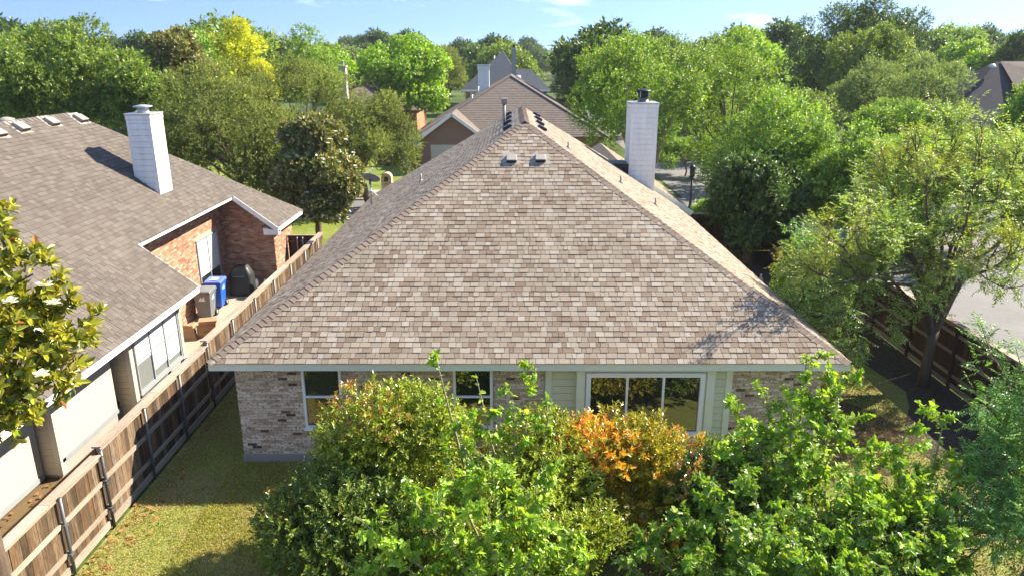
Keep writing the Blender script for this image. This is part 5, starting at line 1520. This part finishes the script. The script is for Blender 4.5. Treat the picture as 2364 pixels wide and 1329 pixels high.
photinia('low dark green shrub beneath the mulberry leaning over the right lawn', 5.7, 9.9, (1.3, .9), 1.9, 206, DRK, [(1, (150, 150, 66))], 2.4, nsh=2200)
photinia('yellow green photinia bridging the tall green one and the orange one', .5, 11.75, (1.2, 1.0), 2.72, 207, GRN, [(2, (170, 150, 60)), (1, (176, 126, 60))], 1.5, nsh=2200)
photinia('dark shrub under the mulberry right of the orange photinia', 3.9, 11.2, (1.5, 1.2), 2.35, 205, DRK, [(1, (176, 130, 70))], 2.2, nsh=2800)

def mulberry(label, base, targets, seed, pal, nside=(9, 14), L=(.075, .13), bare=.30, name='mulberry_tree', side_len=(.3, .75), nleaf=9):
    rng = np.random.default_rng(seed)
    t = thing(name, tuple(base), label, 'tree')
    mb = MB(); Bs, Ds, Ls, Ks = [], [], [], []
    b0 = np.array(base, float)
    for tg in targets:
        e = np.array(tg, float)
        s = b0 + np.array((rng.normal(0, .12), rng.normal(0, .12), 0))
        h = e - s; out = np.array((h[0], h[1], 0)) * .35
        ts = np.linspace(0, 1, 10)
        wob = rng.normal(0, .03, (10, 3)).cumsum(0) * .5; wob *= (ts * (1 - ts) * 4)[:, None]
        pts = s + h * ts[:, None] - np.outer(np.sin(pi * ts), out) * -.25 + wob
        r0 = .012 + .011 * np.linalg.norm(h)
        mb.tube([tuple(p) for p in pts], list(r0 * (1 - .88 * ts)), 6, cap=False)
        for k in range(rng.integers(*nside)):
            u_ = bare + (1 - bare) * rng.random() ** .8
            p = s + h * u_ - np.sin(pi * u_) * out * -.25
            q = int(u_ * 9); p = pts[q] + (pts[min(q + 1, 9)] - pts[q]) * (u_ * 9 - q)
            a = rng.uniform(0, 6.28); dd = unit(np.array((cos(a), sin(a), rng.uniform(.25, 1.1))))
            l_ = rng.uniform(*side_len) * (1.15 - .6 * u_)
            mb.tube([tuple(p), tuple(p + dd * l_ * .5 + (0, 0, .03)), tuple(p + dd * l_)], [.008, .006, .003], 5, cap=False)
            Bs.append(p); Ds.append(dd); Ls.append(l_)
            for _ in range(2):
                u2 = rng.uniform(.3, .9); p2 = p + dd * l_ * u2
                d2 = unit(dd + rng.normal(0, .55, 3)); Bs.append(p2); Ds.append(d2); Ls.append(l_ * .55)
        # leading shoot
        for u_ in (.62, .74, .86):
            q = int(u_ * 9); Bs.append(pts[q]); Ds.append(unit(pts[q + 1] - pts[q])); Ls.append(np.linalg.norm(pts[min(q + 2, 9)] - pts[q]))
    mb.build('stems', M['twig'], t)
    Bs, Ds, Ls = np.array(Bs), np.array(Ds), np.array(Ls)
    P, Dl, Nl, idx = shoots(rng, Bs, Ds, Ls, nleaf, 1.0, .42, start=.02, jit=.28)
    n = len(P); Ll = rng.uniform(*L, n); Wl = Ll * rng.uniform(.70, .88, n)
    col = np.clip(palette(rng, n, pal, .13) * (1 + rng.normal(0, .1, (len(Bs), 1)))[idx], .002, .9)
    finish(t, 'leaves', [(P, Dl, Nl, Ll, Wl, col)], 'lobed', M['leafy'])
    return t
MUL = [(4, (118, 144, 48)), (3, (136, 158, 56)), (2, (100, 128, 46)), (1, (156, 170, 68))]
MULD = [(4, (98, 126, 46)), (3, (116, 140, 52)), (2, (82, 110, 42)), (1, (142, 158, 64))]
def tg(*l): return [tuple(at_y(*a)) for a in l]
mulberry('tall thin mulberry sapling whose bare shoots rise before the second window', (.1, 11.2, 0), tg((1006, 822, 11.5), (1098, 862, 11.4), (1236, 848, 11.4), (1180, 905, 11.0), (1045, 935, 11.0), (1270, 930, 11.2)), 211, MUL, bare=.55, nside=(4, 7), side_len=(.2, .45), nleaf=6)
mulberry('broad mulberry with lobed leaves low at the centre front', (.2, 9.5, 0), tg((930, 1110, 9.7), (1030, 1060, 9.9), (1130, 1040, 9.8), (1240, 1090, 9.6), (820, 1190, 9.4), (1010, 1180, 9.0), (1130, 1170, 8.9), (1250, 1210, 8.8), (900, 1270, 8.9), (1080, 1290, 8.5), (1200, 1300, 8.4), (780, 1290, 9.2), (1330, 1240, 9.0)), 212, MUL)
mulberry('upright mulberry tree tallest before the right brick corner', (5.1, 11.4, 0), tg((1862, 828, 11.6), (1950, 868, 11.5), (1770, 892, 11.4), (1700, 930, 11.4), (1905, 900, 11.2), (1830, 930, 11.0), (1740, 985, 11.0), (1960, 960, 11.2), (1880, 1000, 10.7), (1680, 1040, 10.8), (1800, 1040, 10.6)), 213, MUL)
mulberry('leaning mulberry reaching out over the right lawn', (6.2, 10.2, 0), tg((2180, 965, 10.9), (2090, 985, 10.8), (2020, 1020, 10.5), (2110, 1090, 10.2), (1980, 1080, 10.2), (2200, 1100, 10.3), (1930, 1120, 9.9), (2060, 1170, 9.8), (1990, 1150, 9.6), (2140, 1150, 9.9), (2080, 1060, 10.5), (2010, 1110, 10.1)), 214, MUL, nside=(8, 12), bare=.32)
mulberry('dark leaved mulberry crowding the lower right front', (4.4, 9.4, 0), tg((1640, 1110, 9.8), (1740, 1100, 9.6), (1850, 1130, 9.4), (1560, 1190, 9.4), (1690, 1200, 9.1), (1800, 1230, 8.9), (1480, 1240, 9.2), (1600, 1290, 8.8), (1900, 1230, 9.1), (1720, 1300, 8.6), (1420, 1290, 9.0), (1840, 1310, 8.6)), 215, MULD)
mulberry('mulberry shoots at the bottom right over the shaded grass', (6.6, 8.9, 0), tg((2000, 1200, 9.4), (2090, 1240, 9.2), (2170, 1280, 9.0), (1990, 1290, 8.9), (2200, 1180, 9.5), (1930, 1230, 9.1), (2050, 1310, 8.7), (2130, 1200, 9.5), (1960, 1180, 9.4), (2150, 1320, 8.8), (1900, 1310, 8.7)), 216, MULD, nside=(8, 12))

# near magnolia at the left edge
rng = np.random.default_rng(221)
mx_, my_ = -7.0, 8.7
t = thing('magnolia_tree', (mx_ - .3, my_, 0), 'near magnolia with big glossy leaves and white flowers cut by the left edge', 'tree')
targets = [tuple(at_y(x - 34, y + 8, Y)) for x, y, Y in ((0, 500, 9.2), (40, 610, 9.0), (110, 625, 9.0), (135, 700, 9.0), (205, 740, 9.1), (60, 700, 8.7), (160, 810, 8.9), (20, 765, 8.4), (95, 800, 8.5), (140, 865, 8.7), (50, 865, 8.3), (100, 905, 8.5), (20, 945, 8.2), (60, 955, 8.3), (-60, 650, 8.8), (-80, 780, 8.5), (-60, 900, 8.2), (-40, 990, 8.1), (20, 660, 9.3), (80, 745, 9.3), (-10, 835, 8.9))]
C = np.array(targets); R = np.full(len(C), .32)
C[0:1, 2] -= .1
B, d, i = in_clumps(rng, C, R, 560, low=.3, squash=.85)
D = unit(d + np.array((.15, -.1, .7)) + rng.normal(0, .2, (560, 3)))
ln = rng.uniform(.08, .17, 560)
P, Dl, Nl, idx = shoots(rng, B, D, ln, 10, 1.05, -.08, jit=.18)
n = len(P); Ll = rng.uniform(.105, .165, n); Wl = Ll * rng.uniform(.42, .5, n)
col = palette(rng, n, [(4, (150, 150, 44)), (3, (170, 164, 54)), (3, (104, 116, 42)), (1.0, (184, 172, 76)), (.12, (164, 112, 64))], .14)
col = np.clip(col * (1 + rng.normal(0, .12, (560, 1)))[idx], .002, .9)
finish(t, 'leaves', [(P, Dl, Nl, Ll, Wl, col)], 'oval', M['leafy_gloss'])
mb = MB()
s = np.array((mx_ - .3, my_, 0))
mb.tube([tuple(s + (0, 0, -.1)), tuple(s + (.05, 0, 2.5)), tuple(s + (.0, .05, 5.0)), tuple(s + (.05, .1, 6.8))], [.17, .14, .10, .05], 10)
for c in C:
    h = np.clip(c[2] - .8, 2, 6.3); a = s + (0.03, .03, h); m_ = a * .5 + c * .5 + (0, 0, .1)
    mb.tube([tuple(a), tuple(m_), tuple(c)], [.04, .026, .010], 6, cap=False)
mb.build('trunk', M['bark'], t)
for (x, y, Y) in ((103, 662, 8.75), (121, 703, 8.75), (95, 868, 8.3), (22, 700, 8.4), (172, 812, 8.75)):
    blossom(t, np.array(at_y(x, y, Y)), .12, rng, 'flower')

# feathery rain tree at the right with open branches
def feathery(name, label, base, stems, seed, pal, n_gen=3, leaflet=(.05, .085), k=12, leaf_len=(.26, .42), per=5, tw=.09, spread=.75, seedpal=None, bark='bark', gens=(3, 5), llen=(.75, 1.25), droop=.3):
    rng = np.random.default_rng(seed)
    t = thing(name, tuple(base), label, 'tree')
    mb = MB(); Bs, Ds = [], []
    def grow(p, d, l, r, g):
        q = p + d * l * .5 + rng.normal(0, .04 * l, 3); e = q + unit(d + rng.normal(0, .16, 3) + np.array((0, 0, .06))) * l * .5
        mb.tube([tuple(p), tuple(q), tuple(e)], [r, r * .8, r * .6], 7 if r > .03 else 5, cap=False)
        dd = unit(e - q)
        if g == 0:
            for _ in range(per):
                u_ = rng.random(); Bs.append(p + (e - p) * (.25 + .8 * u_)); Ds.append(unit(dd * .7 + rng.normal(0, .7, 3) + np.array((0, 0, .15))))
            return
        for _ in range(rng.integers(*gens)):
            u_ = rng.uniform(.45, 1.0); s = p + (e - p) * u_
            nd = unit(dd + rng.normal(0, spread, 3) + np.array((0, 0, .12)))
            grow(s, nd, l * rng.uniform(.55, .85), r * .55, g - 1)
        grow(e, unit(dd + rng.normal(0, .25, 3)), l * .75, r * .6, g - 1)
    b = np.array(base, float)
    fork = b + np.array((.1, .1, 1.7))
    mb.tube([tuple(b - (0, 0, .15)), tuple(b + (.02, .02, .8)), tuple(fork)], [tw * 2.6, tw * 2.0, tw * 1.9], 10)
    for st in stems:
        e = np.array(st, float); d = e - fork; l = np.linalg.norm(d); 
        m_ = fork + d * .5 + np.array((-d[0] * .12, -d[1] * .12, .16 * (abs(d[0]) + abs(d[1])))) + rng.normal(0, .12, 3)
        mb.tube([tuple(fork - (0, 0, .3)), tuple(fork * .55 + m_ * .45), tuple(m_), tuple(e)], [tw * 1.15, tw * .9, tw * .7, tw * .45], 8, cap=False)
        for u_ in (.5, .65, .8, .92):
            p = m_ + (e - m_) * ((u_ - .5) * 2); grow(p, unit(unit(d) + rng.normal(0, spread, 3)), rng.uniform(*llen), tw * .35, n_gen - 1)
        grow(e, unit(unit(d) + rng.normal(0, .2, 3)), rng.uniform(*llen), tw * .45, n_gen - 1)
    mb.build('trunk', M[bark], t)
    Bs, Ds = np.array(Bs), np.array(Ds); Ds[:, 2] -= .1
    ln = rng.uniform(*leaf_len, len(Bs))
    P, Dl, Nl, idx = shoots(rng, Bs, Ds, ln, k, 1.05, droop, mode='flat', start=.15, jit=.16)
    n = len(P); Ll = rng.uniform(*leaflet, n); Wl = Ll * rng.uniform(.34, .44, n)
    shade = rng.random(len(Bs))
    col = palette(rng, n, pal, .13)
    if seedpal is not None:
        w = (np.sin(Bs[:, 0] * 1.7 + 1) + np.sin(Bs[:, 2] * 2.1 + Bs[:, 1]) + rng.normal(0, .5, len(Bs)) + (Bs[:, 2] - Bs[:, 2].mean()) * .30) > .95
        c2 = palette(rng, n, seedpal, .14); col[w[idx]] = c2[w[idx]]
    col = np.clip(col * (1 + rng.normal(0, .12, (len(Bs), 1)))[idx], .002, .9)
    finish(t, 'leaves', [(P, Dl, Nl, Ll, Wl, col)], 'diamond', M['leafy'])
    return t
rb = at_z(2130, 890)
def tgy(*l): return tg(*l)
feathery('rain_tree', 'open branched rain tree with olive yellow seed heads by the right fence', (rb.x, rb.y, 0),
         tg((1920, 640, 20.5), (2000, 520, 21.0), (2060, 440, 20.5), (2120, 400, 20.2), (2190, 390, 20.4), (2260, 400, 19.6), (2320, 430, 19.8), (2390, 500, 19.2), (1960, 690, 19.0), (2070, 560, 18.4), (2230, 520, 18.0), (2160, 440, 21.5), (2430, 450, 20.8), (1890, 730, 19.6), (2290, 620, 17.8), (2000, 650, 18.2), (2140, 500, 18.9), (2350, 400, 21), (1965, 590, 17.3), (1930, 650, 17.4), (2040, 480, 22)),
         231, [(4, (116, 138, 72)), (3, (136, 154, 86)), (2, (98, 122, 64)), (1.5, (164, 174, 116))], seedpal=[(3, (124, 130, 58)), (2, (136, 138, 62)), (2, (112, 120, 54))], leaflet=(.065, .105), k=10, leaf_len=(.28, .44), per=4, llen=(.55, .95), tw=.068)
feathery('pinnate_tree', 'fresh green feathery leaved tree filling the lower right edge', (8.9, 10.6, 0),
         tg((2330, 880, 11.6), (2370, 900, 11.4), (2310, 980, 11.0), (2390, 980, 10.8), (2330, 1080, 10.6), (2290, 1160, 10.2), (2370, 1120, 10.2), (2320, 1240, 9.8), (2260, 1230, 10.0), (2380, 1290, 9.4), (2230, 1290, 9.6)),
         232, [(4, (84, 120, 64)), (3, (100, 134, 74)), (2, (70, 106, 56)), (1, (128, 152, 92))], n_gen=2, tw=.035, leaflet=(.055, .09), k=13, leaf_len=(.26, .4), per=6, llen=(.35, .65), droop=.35)
feathery('pinnate_tree', 'small blue green tree arching low under the rain tree at the fence', (9.9, 21.0, 0),
         tg((1850, 640, 21.0), (1830, 720, 20.6), (1900, 760, 20.0), (1930, 680, 20.6), (1960, 780, 19.8), (1880, 600, 22.0)),
         233, [(4, (92, 128, 78)), (3, (110, 142, 88)), (2, (78, 110, 66))], seedpal=[(3, (136, 134, 50)), (2, (120, 124, 50))], n_gen=2, tw=.05, leaflet=(.07, .11), k=11, leaf_len=(.3, .44), per=6, llen=(.55, .95))
# reddish twiggy shrub by the right fence
t = thing('red_shrub', (11.6, 15.6, 0), 'small dark red twiggy shrub against the right fence', 'shrub')
rng = np.random.default_rng(241)
B = np.array((11.6, 15.6, .4)) + rng.normal(0, .28, (90, 3)) * np.array((1, 1, 1.4)); B[:, 2] = np.abs(B[:, 2]) + .15
P, Dl, Nl, idx = shoots(rng, B, unit(rng.normal(0, .5, (90, 3)) + np.array((0, 0, 1))), rng.uniform(.15, .3, 90), 7, .8)
finish(t, 'leaves', [(P, Dl, Nl, rng.uniform(.05, .09, len(P)), rng.uniform(.025, .04, len(P)), palette(rng, len(P), [(1, (104, 52, 44)), (1, (88, 60, 44))]))], 'oval', M['leafy'])
mb = MB()
for q in range(0, 90, 5): mb.tube([(11.6, 15.6, 0), tuple(B[q])], [.012, .004], 5, cap=False)
mb.build('stems', M['bark'], t)

# ------------------------------------------------------------------ grass, fallen leaves
rng = np.random.default_rng(55)
def scatter(rect_, n): 
    x0, x1, y0, y1 = rect_
    return np.stack([rng.uniform(x0, x1, n), rng.uniform(y0, y1, n), np.zeros(n)], 1)
P = np.concatenate([scatter((-7.8, -6.25, 9.5, 26), 26000), scatter((-6.3, -1.5, 9.5, 14.9), 62000), scatter((6.95, 10.2, 9, 20), 26000)])
pn = np.sin(P[:, 0] * 2.3 + 1.2 * np.sin(P[:, 1] * 1.7)) + np.sin(P[:, 1] * 2.9 + P[:, 0]) + rng.normal(0, .7, len(P))
n = len(P)
D = unit(np.stack([rng.normal(0, .5, n), rng.normal(0, .5, n), np.full(n, .75)], 1)); N = unit(rng.normal(size=(n, 3)) + np.array((0, 0, .6)))
g1 = palette(rng, n, [(3, (164, 160, 76)), (2, (182, 172, 92)), (2, (138, 144, 60))], .15); g2 = palette(rng, n, [(3, (182, 166, 112)), (2, (164, 150, 98)), (1, (194, 180, 130))], .15)
col = np.where((pn > .55)[:, None], g2, g1)
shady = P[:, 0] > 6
col[shady] = palette(rng, int(shady.sum()), [(3, (112, 108, 62)), (2, (128, 112, 78)), (2, (92, 98, 50))], .15)  # shade on the right lawn put into darker, browner blade colours
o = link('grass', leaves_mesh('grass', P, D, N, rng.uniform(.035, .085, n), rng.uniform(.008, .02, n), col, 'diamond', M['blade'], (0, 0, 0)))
tag(o, 'patchy green and straw coloured lawn grass', kind='stuff')
P = np.concatenate([scatter((-7.78, -7.2, 10, 18), 150), scatter((-7.8, -2, 10, 14), 45), scatter((-10.2, -8.1, 9, 14), 160), scatter((7.2, 10, 11, 19), 70)]); P[:, 2] = .035
n = len(P)
D = unit(np.stack([rng.normal(size=n), rng.normal(size=n), rng.normal(0, .25, n)], 1)); N = unit(np.stack([rng.normal(0, .35, n), rng.normal(0, .35, n), np.ones(n)], 1))
o = link('fallen_leaves', leaves_mesh('fallen_leaves', P, D, N, rng.uniform(.07, .15, n), rng.uniform(.04, .08, n), palette(rng, n, [(2, (168, 118, 74)), (2, (150, 104, 64)), (1, (190, 148, 96))]), 'oval', M['leafy_soft'], (0, 0, 0)))
tag(o, 'dry brown leaves fallen along the fence and lawn', kind='stuff')

# ------------------------------------------------------------------ air
if HAZE > 0:
    mb = MB(); mb.box(-2300, 2300, -150, 2700, -1.2, 24)
    m = bpy.data.materials.new('haze'); m.use_nodes = True
    n = m.node_tree; n.nodes.clear()
    out = n.nodes.new('ShaderNodeOutputMaterial'); v = n.nodes.new('ShaderNodeVolumePrincipled')
    v.inputs['Color'].default_value = (.86, .92, 1, 1); v.inputs['Density'].default_value = HAZE; v.inputs['Anisotropy'].default_value = .2
    n.links.new(v.outputs[0], out.inputs['Volume'])
    tag(mb.build('haze', m), 'thin blue summer haze', kind='stuff')
